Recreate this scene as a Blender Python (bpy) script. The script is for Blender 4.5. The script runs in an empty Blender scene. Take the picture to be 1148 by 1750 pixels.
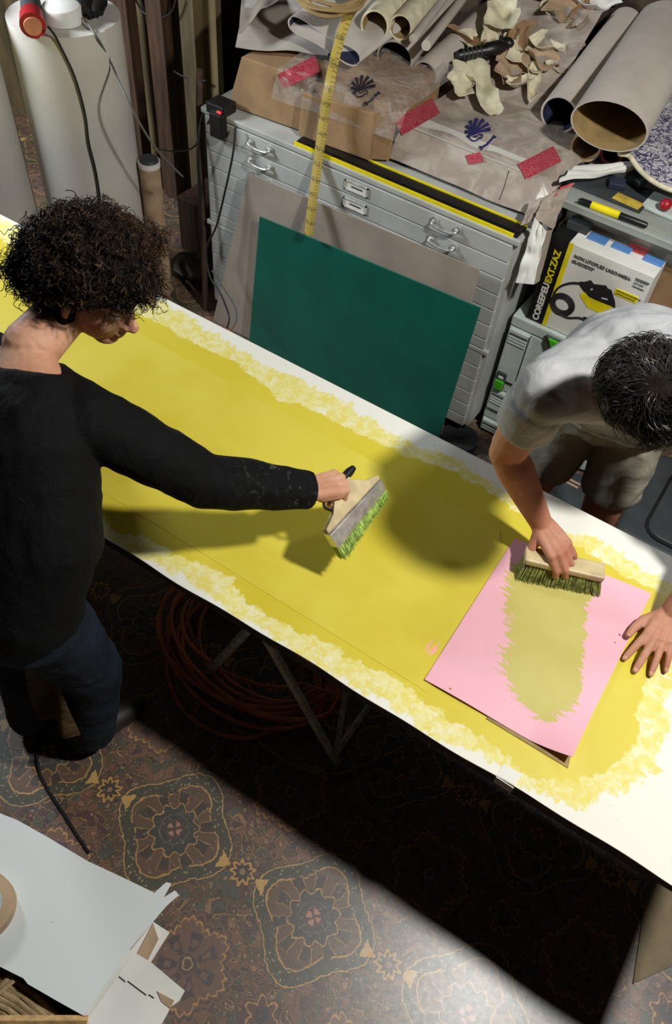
import bpy, bmesh, math, random
from mathutils import Vector, Matrix, noise
V = Vector
rnd = random.Random(7)
S = bpy.context.scene
COL = S.collection

# ------------------------------------------------------------------ camera
# rows: world X, Y, Z axes seen in the camera (x right, y down, z forward); focal length 1400 px of a 1750 px high frame
RM = Matrix(((0.82637643, 0.47806427, -0.29758451), (0.55857695, -0.62892438, 0.54078269), (0.07137073, -0.61311392, -0.78676397)))
CAM = V((0, 0, 2.6))
cd = bpy.data.cameras.new('camera'); cam = bpy.data.objects.new('camera', cd); COL.objects.link(cam)
cd.sensor_fit = 'VERTICAL'; cd.sensor_height = 36; cd.sensor_width = 36; cd.lens = 28.8; cd.clip_start = 0.05
_m = Matrix(((RM[0][0], -RM[0][1], -RM[0][2]), (RM[1][0], -RM[1][1], -RM[1][2]), (RM[2][0], -RM[2][1], -RM[2][2]))).to_4x4()
_m.translation = CAM; cam.matrix_world = _m; S.camera = cam
def ray(x, y): return RM @ V((x - 574, y - 875, 1400))
def P(x, y, z):                      # point of height z seen at image position x, y
    d = ray(x, y); return CAM + d * ((z - CAM.z) / d.z)
def PY(x, y, Y):                     # point of depth Y seen at image position x, y
    d = ray(x, y); return CAM + d * (Y / d.y)

# ------------------------------------------------------------------ light
S.view_settings.view_transform = 'Standard'; S.view_settings.look = 'None'; S.view_settings.gamma = 1
S.view_settings.use_curve_mapping = False; S.view_settings.exposure = -0.06
wd = bpy.data.worlds.new('world'); S.world = wd; wd.use_nodes = True
wd.node_tree.nodes['Background'].inputs[0].default_value = (0.6, 0.7, 1, 1); wd.node_tree.nodes['Background'].inputs[1].default_value = 0.022
def lamp(name, kind, loc, power, color, size=0.1, aim=None, **k):
    ld = bpy.data.lights.new(name, kind); ld.energy = power; ld.color = color
    if kind == 'AREA': ld.size = size
    else: ld.shadow_soft_size = size
    for a, b in k.items(): setattr(ld, a, b)
    o = bpy.data.objects.new(name, ld); COL.objects.link(o); o.location = loc
    if aim is not None: o.rotation_euler = (V(aim) - V(loc)).to_track_quat('-Z', 'Y').to_euler()
    return o
KEY = V((0.65, 1.35, 3.1))
lamp('work_light', 'SPOT', KEY, 285, (1.0, 0.985, 0.945), 0.09, aim=(-0.6, 1.5, 0.5), spot_size=math.radians(150), spot_blend=0.6)
lamp('shelf_light', 'AREA', (-3.75, 1.35, 2.1), 75, (0.86, 0.93, 1.0), 0.5, aim=(-2.85, 2.15, 0.8))
lamp('back_light', 'SPOT', (0.5, 3.1, 2.9), 55, (0.80, 0.89, 1.0), 0.15, aim=(-0.05, 1.95, 1.15), spot_size=math.radians(42), spot_blend=0.8)

# ------------------------------------------------------------------ materials
def s2l(c): return tuple((x / 12.92 if x <= 0.04045 else ((x + 0.055) / 1.055) ** 2.4) for x in (v / 255 for v in c))
class N:
    """tiny expression wrapper over shader math nodes"""
    def __init__(s, nt, sock): s.nt, s.s = nt, sock
    def _op(s, op, *a):
        n = s.nt.nodes.new('ShaderNodeMath'); n.operation = op
        for i, v in enumerate((s,) + a):
            if isinstance(v, N): s.nt.links.new(v.s, n.inputs[i])
            else: n.inputs[i].default_value = v
        return N(s.nt, n.outputs[0])
    def __add__(s, o): return s._op('ADD', o)
    def __radd__(s, o): return s._op('ADD', o)
    def __sub__(s, o): return s._op('SUBTRACT', o)
    def __rsub__(s, o): return s._op('MULTIPLY', -1)._op('ADD', o)
    def __mul__(s, o): return s._op('MULTIPLY', o)
    def __rmul__(s, o): return s._op('MULTIPLY', o)
    def __truediv__(s, o): return s._op('DIVIDE', o)
    def lt(s, o): return s._op('LESS_THAN', o)
    def gt(s, o): return s._op('GREATER_THAN', o)
    def band(s, a, b): return s.gt(a) * s.lt(b)
    def cos(s): return s._op('COSINE')
    def abs(s): return s._op('ABSOLUTE')
    def sq(s): return s * s
    def sqrt(s): return s._op('SQRT')
    def floor(s): return s._op('FLOOR')
    def maxi(s, o): return s._op('MAXIMUM', o)
    def mini(s, o): return s._op('MINIMUM', o)
    def wrap(s, p): return s - (s * (1 / p) + 0.5).floor() * p      # into [-p/2, p/2]
    def smooth(s, a, b):
        n = s.nt.nodes.new('ShaderNodeMapRange'); n.interpolation_type = 'SMOOTHSTEP'
        s.nt.links.new(s.s, n.inputs[0]); n.inputs[1].default_value = a; n.inputs[2].default_value = b
        return N(s.nt, n.outputs[0])
class MT:
    def __init__(s, name, rough=0.6, metal=0.0, spec=0.5):
        s.m = bpy.data.materials.new(name); s.m.use_nodes = True; s.nt = s.m.node_tree; s.b = s.nt.nodes['Principled BSDF']
        s.b.inputs['Roughness'].default_value = rough; s.b.inputs['Metallic'].default_value = metal
        s.b.inputs['Specular IOR Level'].default_value = spec
        s.tc = s.nt.nodes.new('ShaderNodeTexCoord')
        s.w = s.nt.nodes.new('ShaderNodeNewGeometry').outputs['Position']
    def vec(s, obj=False): return s.tc.outputs['Object'] if obj else s.w
    def xyz(s):
        n = s.nt.nodes.new('ShaderNodeSeparateXYZ'); s.nt.links.new(s.w, n.inputs[0])
        return [N(s.nt, o) for o in n.outputs]
    def comb(s, x, y, z=0):
        n = s.nt.nodes.new('ShaderNodeCombineXYZ')
        for i, v in enumerate((x, y, z)):
            if isinstance(v, N): s.nt.links.new(v.s, n.inputs[i])
            else: n.inputs[i].default_value = v
        return n.outputs[0]
    def scaled(s, v, sc):
        n = s.nt.nodes.new('ShaderNodeVectorMath'); n.operation = 'MULTIPLY'; s.nt.links.new(v, n.inputs[0]); n.inputs[1].default_value = sc
        return n.outputs[0]
    def noise(s, scale, detail=3, v=None, rough=0.55, dist=0):
        n = s.nt.nodes.new('ShaderNodeTexNoise'); n.inputs['Scale'].default_value = scale; n.inputs['Detail'].default_value = detail
        n.inputs['Roughness'].default_value = rough; n.inputs['Distortion'].default_value = dist
        s.nt.links.new(v if v is not None else s.w, n.inputs['Vector']); return N(s.nt, n.outputs[0])
    def voro(s, scale, feature='F1', v=None, out='Distance'):
        n = s.nt.nodes.new('ShaderNodeTexVoronoi'); n.feature = feature; n.inputs['Scale'].default_value = scale
        s.nt.links.new(v if v is not None else s.w, n.inputs['Vector']); return n.outputs[out]
    def attr(s, name):
        n = s.nt.nodes.new('ShaderNodeAttribute'); n.attribute_name = name; return N(s.nt, n.outputs['Fac'])
    def mix(s, f, a, b):
        n = s.nt.nodes.new('ShaderNodeMix'); n.data_type = 'RGBA'
        for sock, v in ((n.inputs[0], f), (n.inputs[6], a), (n.inputs[7], b)):
            if isinstance(v, N): s.nt.links.new(v.s, sock)
            elif isinstance(v, (int, float)): sock.default_value = v
            elif isinstance(v, tuple): sock.default_value = (*s2l(v), 1)
            else: s.nt.links.new(v, sock)
        return n.outputs[2]
    def color(s, c):
        if isinstance(c, tuple): s.b.inputs['Base Color'].default_value = (*s2l(c), 1)
        else: s.nt.links.new(c, s.b.inputs['Base Color'])
        return s
    def rough(s, r): s.nt.links.new(r.s, s.b.inputs['Roughness']); return s
    def bump(s, h, strength=0.3, dist=0.002):
        n = s.nt.nodes.new('ShaderNodeBump'); n.inputs['Strength'].default_value = strength; n.inputs['Distance'].default_value = dist
        s.nt.links.new(h.s, n.inputs['Height']); s.nt.links.new(n.outputs[0], s.b.inputs['Normal']); return s
def simple(name, c, rough=0.6, metal=0.0, var=0.12, scale=14, bump=0.0, bs=120, spec=0.5, bd=0.002, stretch=None):
    t = MT(name, rough, metal, spec)
    v = t.scaled(t.w, stretch) if stretch else None
    dk = tuple(max(0, x * (1 - var)) for x in c); lt = tuple(min(255, x * (1 + var)) for x in c)
    t.color(t.mix(t.noise(scale, 4, v).smooth(0.3, 0.7), dk, lt))
    if bump: t.bump(t.noise(bs, 3, v), bump, bd)
    return t.m
M = {}
M['white_paint'] = simple('painted_steel', (176, 178, 172), 0.45, var=0.05, scale=6)
M['white_paper'] = simple('white_paper', (222, 220, 212), 0.7, var=0.03, scale=9)
M['cream_paper'] = simple('cream_paper', (214, 206, 176), 0.75, var=0.08, scale=20, bump=0.3, bs=30)
M['grey_board'] = simple('grey_board', (158, 146, 132), 0.8, var=0.06, scale=5, bump=0.1)
M['green_board'] = simple('green_board', (4, 92, 76), 0.5, var=0.05, scale=6)
M['roll_paper'] = simple('beige_white_paper', (186, 177, 166), 0.75, var=0.03, scale=9)
M['card'] = simple('brown_cardboard', (148, 118, 84), 0.8, var=0.08, scale=9, bump=0.1, bs=60)
M['card_in'] = simple('cardboard_inside', (150, 126, 80), 0.8, var=0.08)
M['card_tan'] = simple('tan_cardboard', (176, 150, 120), 0.8, var=0.08)
M['black'] = simple('black_plastic', (18, 18, 18), 0.4, var=0.1)
M['rubber'] = simple('black_cable', (22, 20, 18), 0.55, var=0.1)
M['dark_grey'] = simple('dark_grey_plastic', (52, 56, 58), 0.5, var=0.12, scale=8)
M['steel'] = simple('bare_steel', (214, 214, 212), 0.38, 0.75, var=0.1, scale=40)
M['dull_metal'] = simple('dull_metal', (182, 180, 172), 0.5, 0.2, var=0.15, scale=30)
M['yellow'] = simple('yellow_plastic', (232, 214, 20), 0.45, var=0.05)
M['tape_yellow'] = simple('yellow_tape', (186, 160, 60), 0.6, var=0.1, scale=25)
M['lime'] = simple('green_plastic', (70, 170, 30), 0.4, var=0.05)
M['case_grey'] = simple('light_grey_plastic', (186, 198, 191), 0.5, var=0.04)
M['case_dark'] = simple('grey_seam', (60, 70, 68), 0.6, var=0.04)
M['wood'] = simple('pale_wood', (196, 160, 108), 0.6, var=0.12, scale=5, stretch=(8, 8, 8), bump=0.1)
M['beech'] = simple('beech_wood', (190, 172, 130), 0.5, var=0.08, scale=20)
M['stick'] = simple('grey_wood_strip', (166, 142, 104), 0.7, var=0.15, scale=30)
M['dark_wood'] = simple('dark_brown_wood', (62, 42, 27), 0.75, var=0.3, scale=4, stretch=(10, 10, 0.8), bump=0.3, bs=12)
M['ply'] = simple('plywood', (98, 83, 54), 0.75, var=0.28, scale=2.2, stretch=(4, 4, 0.6), bump=0.15, bs=8)
M['wall'] = simple('dark_boards', (62, 48, 34), 0.85, var=0.25, scale=3, stretch=(8, 8, 0.7), bump=0.2, bs=10)
M['grey_wall'] = simple('shed_wall', (92, 84, 72), 0.9, var=0.2, scale=2)
M['red'] = simple('red_plastic', (150, 20, 28), 0.4, var=0.1)
M['pinkred'] = simple('dull_red', (176, 70, 74), 0.5, var=0.15)
M['blue_tape'] = simple('blue_masking_tape', (84, 130, 190), 0.6, var=0.05)
M['navy'] = simple('navy_ink', (40, 36, 92), 0.6, var=0.1)
M['dark_ink'] = simple('dark_ink', (40, 32, 44), 0.6, var=0.1)
M['foam'] = simple('white_foam_wrap', (198, 193, 184), 0.6, var=0.03, scale=4)
M['skin'] = None
M['orange'] = simple('orange_hose', (204, 122, 84), 0.5, var=0.1)
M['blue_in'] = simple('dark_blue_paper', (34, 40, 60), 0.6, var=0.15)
M['bristle'] = simple('green_bristle', (150, 176, 84), 0.7, var=0.2, scale=90)
M['bristle2'] = simple('olive_bristle', (128, 134, 70), 0.75, var=0.25, scale=90)
M['olive_board'] = simple('olive_cardboard', (126, 112, 86), 0.8, var=0.06)
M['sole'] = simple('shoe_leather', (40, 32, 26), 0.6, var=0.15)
M['lens'] = simple('amber_lens', (200, 130, 100), 0.3, var=0.1)
M['ink'] = simple('black_print', (30, 30, 30), 0.6, var=0.05)
M['grey_print'] = simple('grey_print', (96, 96, 92), 0.6, var=0.05)
M['rubble'] = simple('grey_rag', (96, 90, 80), 0.9, var=0.3, scale=20, bump=0.5, bs=60)
M['lit_red'] = simple('red_switch', (200, 20, 20), 0.4)
_b = M['lit_red'].node_tree.nodes['Principled BSDF']; _b.inputs['Emission Color'].default_value = (1, 0.05, 0.05, 1); _b.inputs['Emission Strength'].default_value = 1.5

def skin_mat(name, c, c2):
    t = MT(name, 0.6, 0, 0.3)
    f = t.noise(9, 3).smooth(0.35, 0.7)
    t.color(t.mix(t.noise(60, 2).smooth(0.4, 0.8) * 0.35, t.mix(f, c, c2), tuple(x * 0.8 for x in c)))
    t.b.inputs['Subsurface Weight'].default_value = 0.08; t.b.inputs['Subsurface Radius'].default_value = (0.012, 0.005, 0.003)
    t.bump(t.noise(220, 2) + t.noise(35, 2) * 1.5, 0.25, 0.0015); return t.m
M['skin_w'] = skin_mat('skin_fair', (206, 158, 128), (190, 136, 108))
M['skin_m'] = skin_mat('skin_tanned', (190, 136, 110), (176, 112, 88))

def cloth(name, c, var=0.1, speck=None, rough=0.85, bs=26, bstr=0.5):
    t = MT(name, rough, 0, 0.2)
    dk = tuple(x * (1 - var) for x in c); lt = tuple(min(255, x * (1 + var)) for x in c)
    col = t.mix(t.noise(8, 4).smooth(0.3, 0.7), dk, lt)
    if speck:                        # dried splashes of paste near the right cuff
        x, y, z = t.xyz(); d = ((x + 0.76).sq() + (y - 1.16).sq()).sqrt()
        col = t.mix(t.noise(55, 5, rough=0.7).smooth(0.56, 0.66) * (1 - d.smooth(0.02, 0.28)) * 0.5, col, speck)
    t.color(col); t.bump(t.noise(bs, 2, dist=1.0) * 1.0 + t.noise(400, 1) * 0.06, bstr, 0.012)
    return t.m
M['sweater'] = cloth('black_knit', (7, 7, 8), 0.2, speck=(110, 112, 100), bstr=0.4)
M['jeans'] = cloth('dark_denim', (27, 36, 47), 0.2)
M['shirt'] = cloth('grey_cotton', (160, 160, 160), 0.04, bs=14, bstr=0.6)
M['shorts'] = cloth('olive_grey_twill', (150, 145, 128), 0.1, bs=18)
M['rag'] = cloth('brown_cloth', (96, 78, 50), 0.25)

def plastic_mat():
    t = MT('clear_wrap', 0.12)
    f = t.noise(16, 4, dist=1.5)
    t.bump(f, 0.7, 0.01)
    tr = t.nt.nodes.new('ShaderNodeBsdfTransparent'); mx = t.nt.nodes.new('ShaderNodeMixShader'); out = t.nt.nodes['Material Output']
    t.color((205, 200, 195))
    g = f.smooth(0.4, 0.8) * 0.22 + 0.08
    t.nt.links.new(g.s, mx.inputs[0]); t.nt.links.new(tr.outputs[0], mx.inputs[1]); t.nt.links.new(t.b.outputs[0], mx.inputs[2]); t.nt.links.new(mx.outputs[0], out.inputs[0])
    return t.m
M['wrap'] = plastic_mat()
def clear_bin():
    t = MT('translucent_bin', 0.25); t.color((190, 196, 186))
    tr = t.nt.nodes.new('ShaderNodeBsdfTransparent'); mx = t.nt.nodes.new('ShaderNodeMixShader'); out = t.nt.nodes['Material Output']
    mx.inputs[0].default_value = 0.42
    t.nt.links.new(tr.outputs[0], mx.inputs[1]); t.nt.links.new(t.b.outputs[0], mx.inputs[2]); t.nt.links.new(mx.outputs[0], out.inputs[0]); return t.m
M['bin'] = clear_bin()
def wrapped_paper():
    t = MT('paper_under_film', 0.35); n = t.noise(10, 4, dist=1.2)
    t.color(t.mix(n.smooth(0.35, 0.7), (158, 144, 134), (184, 174, 162))); t.bump(n, 0.5, 0.012); return t.m
M['wrapped'] = wrapped_paper()
def red_tape():
    t = MT('red_printed_tape', 0.35); x, y, z = t.xyz()
    n = t.noise(85, 2, dist=2.0).band(0.5, 0.56); t.color(t.mix(n * 0.6, (164, 44, 62), (206, 140, 140))); return t.m
M['red_tape'] = red_tape()
def floral():
    t = MT('floral_cover', 0.8); v = t.voro(34, 'DISTANCE_TO_EDGE', t.w); d = N(t.nt, v)
    n = t.noise(30, 3, dist=1.6); m = (n.band(0.46, 0.53) + d.lt(0.06) * t.noise(9, 2).gt(0.48)).mini(1.0)
    t.color(t.mix(m, (196, 192, 196), (52, 46, 84))); return t.m
M['floral'] = floral()

def carpet():
    t = MT('patterned_carpet', 0.42, 0, 0.6)
    x, y, z = t.xyz(); a = math.radians(5.0); ca, sa = math.cos(a), math.sin(a)
    x0 = x + 0.20; y0 = y - 0.51
    wob = (t.noise(9, 2) - 0.5) * 0.014 + (t.noise(48, 2) - 0.5) * 0.016; wob2 = (t.noise(9, 2, t.scaled(t.w, (1, 1.3, 1.7))) - 0.5) * 0.014 + (t.noise(55, 2) - 0.5) * 0.016
    u = x0 * ca + y0 * sa + wob; v = y0 * ca - x0 * sa + wob2
    PX, PYy = 0.49, 0.56
    nrm = lambda c: c
    gold, tan = (196, 150, 84), (150, 112, 76)
    # field: small irregular florets with tan outlines
    q = t.comb(u, v, 0)
    n1 = t.noise(30, 2, q, dist=0.8); n2 = t.noise(16, 2, q)
    dist = t.comb(u + (n1 - 0.5) * 0.03, v + (n2 - 0.5) * 0.03, 0)
    cell = t.voro(34, 'F1', dist, 'Color'); sp = t.nt.nodes.new('ShaderNodeSeparateColor'); t.nt.links.new(cell, sp.inputs[0]); cr = N(t.nt, sp.outputs[0]); cg = N(t.nt, sp.outputs[1])
    edge = N(t.nt, t.voro(34, 'DISTANCE_TO_EDGE', dist)); f1 = N(t.nt, t.voro(34, 'F1', dist))
    col = t.mix(cr.gt(0.3), (92, 74, 56), (124, 86, 68)); col = t.mix(cr.gt(0.55), col, (78, 82, 70)); col = t.mix(cr.gt(0.78), col, (84, 58, 58))
    col = t.mix(f1.lt(0.2) * cg.gt(0.35), col, (168, 128, 94)); col = t.mix(f1.lt(0.11), col, (66, 62, 62))
    col = t.mix(f1.band(0.36, 0.43) * cg.lt(0.6), col, (70, 62, 56))
    col = t.mix(edge.lt(0.07), col, (56, 52, 48)); col = t.mix(edge.lt(0.035) * cg.gt(0.3), col, (150, 114, 74))
    def at(cx, cy):
        uu = (u - cx).wrap(PX); vv = (v - cy).wrap(PYy)
        th = vv._op('ARCTAN2', uu); r = (uu.sq() + vv.sq()).sqrt(); return uu, vv, r, th
    def ring(rr, a, b, c): nonlocal col; col = t.mix(rr.band(a, b), col, c)
    # medallion: green leaf frame, petals, gold outline, dark speckled disc
    uu, vv, r, th = at(0, 0); p8 = (th * 10).cos(); r1 = r - p8 * 0.008; r4 = r - (th * 4).cos() * 0.02
    spk = N(t.nt, t.voro(70, 'F1', q)).lt(0.24)
    ring(r4, 0.0, 0.178, (68, 70, 58)); ring(r4, 0.170, 0.174, gold); ring(r4, 0.128, 0.133, gold)
    col = t.mix(r4.band(0.136, 0.166) * spk, col, (150, 140, 104))
    ring(r4, 0.0, 0.127, (100, 76, 58)); col = t.mix(r.band(0.080, 0.116) * p8.gt(0.15), col, (64, 54, 50)); col = t.mix(r.band(0.078, 0.120) * p8.band(-0.1, 0.15), col, (168, 128, 84)); col = t.mix(r.band(0.112, 0.135) * f1.lt(0.3), col, (70, 64, 56))
    ring(r1, 0.0, 0.073, gold); ring(r1, 0.0, 0.069, (58, 62, 58)); col = t.mix(r.lt(0.062) * spk, col, (116, 118, 106)); ring(r, 0.042, 0.045, (104, 92, 82)); ring(r, 0.0, 0.030, (84, 62, 62))
    col = t.mix(r.band(0.008, 0.022) * (th * 4).cos().gt(-0.1), col, (186, 134, 112))
    # arrow heads of gold pointing along the rows
    aw = (uu.abs() - 0.185).abs(); col = t.mix(uu.abs().band(0.165, 0.205) * (vv.abs() * 1.6).lt(0.207 - uu.abs()), col, (206, 164, 92))
    # small gold star between the medallions
    uu, vv, r, th = at(PX / 2, 0); rs = r - (th * 9).cos() * 0.006
    ring(rs, 0.0, 0.042, (88, 62, 54)); ring(rs, 0.024, 0.034, gold); ring(rs, 0.0, 0.024, (64, 58, 52)); ring(r, 0.0, 0.008, (150, 120, 90))
    # large zigzag rosette
    uu, vv, r, th = at(PX / 2, PYy / 2); rz = r - (th * 14).cos().abs() * 0.012 - (th * 6).cos() * 0.012
    ring(rz, 0.092, 0.124, (120, 86, 68)); ring(rz, 0.110, 0.115, (56, 50, 54)); ring(rz, 0.098, 0.103, gold)
    ring(rz, 0, 0.092, (116, 88, 74)); col = t.mix(r.band(0.03, 0.085) * (th * 7).cos().gt(0), col, (72, 62, 68)); col = t.mix(r.band(0.045, 0.065) * (th * 7).cos().gt(0.55), col, (118, 94, 84))
    ring(r, 0.0, 0.026, (84, 66, 70)); ring(r, 0.012, 0.016, (180, 150, 110))
    uu, vv, r, th = at(0, PYy / 2); rr = r - (th * 6).cos() * 0.01
    ring(rr, 0.0, 0.05, (92, 66, 56)); ring(rr, 0.036, 0.041, gold); ring(r, 0.0, 0.02, (60, 60, 66))
    # worn light specks and dust
    col = t.mix(t.noise(70, 3, rough=0.7).smooth(0.62, 0.70) * 0.7, col, (190, 184, 166))
    col = t.mix(t.noise(2.5, 3).smooth(0.4, 0.8) * 0.18, col, (130, 120, 108))
    t.color(t.mix(0.16, col, (100, 82, 66))); t.rough(t.noise(60, 3) * 0.25 + 0.34); t.bump(t.noise(240, 3) + t.noise(60, 2), 0.12, 0.002)
    t.b.inputs['Coat Weight'].default_value = 0.85; t.b.inputs['Coat Roughness'].default_value = 0.33
    return t.m
M['carpet'] = carpet()

def table_paint():
    t = MT('pasted_table_top', 0.5, 0, 0.35)
    sd = t.attr('solid'); pd = t.attr('pale')       # signed distances to the two paint outlines, metres, positive inside
    rag = (t.noise(9, 2) - 0.5) * 0.05 + (t.noise(22, 5, rough=0.65) - 0.5) * 0.055 + (t.noise(75, 4, rough=0.7) - 0.5) * 0.03
    st = (t.noise(60, 4, t.scaled(t.w, (1.0, 0.35, 1)), rough=0.7) - 0.5) * 0.06
    s = (sd + rag).smooth(-0.002, 0.003); p = (pd + rag * 1.2 + st).smooth(-0.004, 0.006)
    yel = t.mix(t.noise(3.0, 3).smooth(0.3, 0.75), (212, 196, 66), (204, 184, 48))
    yel = t.mix(t.noise(40, 4, t.scaled(t.w, (0.25, 1.4, 1))).smooth(0.5, 0.8) * 0.25, yel, (200, 172, 36))
    pale = t.mix(t.noise(34, 5, rough=0.7, dist=0.6).smooth(0.38, 0.62), (226, 219, 158), (220, 206, 104))
    pale = t.mix(t.noise(26, 5, rough=0.75, dist=1.0).smooth(0.56, 0.62) * 0.8, pale, (228, 225, 200))
    white = t.mix(t.noise(70, 3).smooth(0.72, 0.78), (226, 224, 212), (120, 100, 60))
    col = t.mix(p, white, pale); col = t.mix(s, col, yel)
    t.color(col); t.rough(0.62 - s * 0.2); t.bump(t.noise(50, 4) * 0.6 + s * 0.4 + p * 0.3, 0.25, 0.0015); return t.m
M['table_top'] = table_paint()
def yellow_sheet():
    t = MT('yellow_pasted_paper', 0.42, 0, 0.35)
    c = t.mix(t.noise(3.2, 3).smooth(0.3, 0.7), (214, 199, 76), (206, 187, 56))
    c = t.mix(t.noise(30, 4, t.scaled(t.w, (0.3, 1.5, 1))).smooth(0.55, 0.8) * 0.3, c, (206, 176, 40))
    pk = t.attr('pinkish'); c = t.mix((pk + (t.noise(60, 5, t.scaled(t.w, (1, 0.4, 1)), rough=0.7) - 0.55) * 0.35).smooth(0.0, 0.06), c, (238, 170, 150))
    t.color(c); t.bump(t.noise(50, 4), 0.2, 0.001); return t.m
M['yellow_sheet'] = yellow_sheet()
def pink_sheet():
    t = MT('pink_paper', 0.5, 0, 0.4); sd = t.attr('stroke'); rd = t.attr('ridge')
    rag = (t.noise(18, 4) - 0.5) * 0.03 + (t.noise(90, 4, t.scaled(t.w, (0.25, 1.3, 1)), rough=0.7) - 0.5) * rd * 0.14
    s = (sd + rag).smooth(-0.001, 0.003)
    c = t.mix(t.noise(2.2, 2).smooth(0.3, 0.7), (228, 168, 178), (231, 174, 186))
    c = t.mix(N(t.nt, t.voro(12, 'F1')).lt(0.04), c, (150, 90, 60))
    g = t.mix(t.noise(6, 3).smooth(0.3, 0.7), (186, 175, 92), (193, 182, 104))
    t.color(t.mix(s, c, g)); t.bump(t.noise(24, 3, t.scaled(t.w, (1.6, 0.5, 1))) * 0.6 + s * 0.3, 0.35, 0.003); return t.m
M['pink'] = pink_sheet()
def ruler_mat():
    t = MT('measuring_tape', 0.55); n = t.attr('along')
    tick = (n * 100).wrap(1.0).abs().lt(0.09) * t.attr('across').gt(0.55); num = (n * 20).wrap(1.0).abs().lt(0.14) * t.noise(180, 2).gt(0.5)
    t.color(t.mix((tick + num).mini(1.0) * 0.7, (178, 156, 72), (60, 50, 30))); return t.m
M['ruler'] = ruler_mat()
def spots():
    t = MT('white_board_specks', 0.6); d = N(t.nt, t.voro(13, 'F1')); c = t.mix(d.lt(0.035), (216, 222, 220), (96, 84, 70)); t.color(c); return t.m
M['speck_board'] = spots()

# ------------------------------------------------------------------ mesh helpers
ROOTM = {}
def tag(o, label=None, cat=None, group=None, kind=None):
    if label: o['label'] = label
    if cat: o['category'] = cat
    if group: o['group'] = group
    if kind: o['kind'] = kind
    return o
def thing(name, label, cat, loc, rz=0.0, group=None):
    o = bpy.data.objects.new(name, None); COL.objects.link(o); o.empty_display_size = 0.05
    o.location = loc; o.rotation_euler = (0, 0, rz)
    ROOTM[o.name] = Matrix.Translation(V(loc)) @ Matrix.Rotation(rz, 4, 'Z')
    return tag(o, label, cat, group)
def link(name, me, mats, parent=None, smooth=False):
    if isinstance(mats, str): mats = [M[mats]]
    elif isinstance(mats, (list, tuple)): mats = [M[m] if isinstance(m, str) else m for m in mats]
    else: mats = [mats]
    for m in mats: me.materials.append(m)
    o = bpy.data.objects.new(name, me); COL.objects.link(o)
    if smooth:
        for p in me.polygons: p.use_smooth = True
    if parent:
        mw = ROOTM[parent.name]; me.transform(mw.inverted()); o.parent = parent; ROOTM[o.name] = mw
    else:
        co = [v.co for v in me.vertices]
        c = V(((min(v.x for v in co) + max(v.x for v in co)) / 2, (min(v.y for v in co) + max(v.y for v in co)) / 2, min(v.z for v in co)))
        me.transform(Matrix.Translation(-c)); o.location = c; ROOTM[o.name] = Matrix.Translation(c)
    return o
def frame(z, hint=V((0, 0, 1))):
    z = z.normalized(); x = hint.cross(z)
    if x.length < 1e-4: x = V((1, 0, 0)).cross(z)
    x.normalize(); return x, z.cross(x), z
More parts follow.
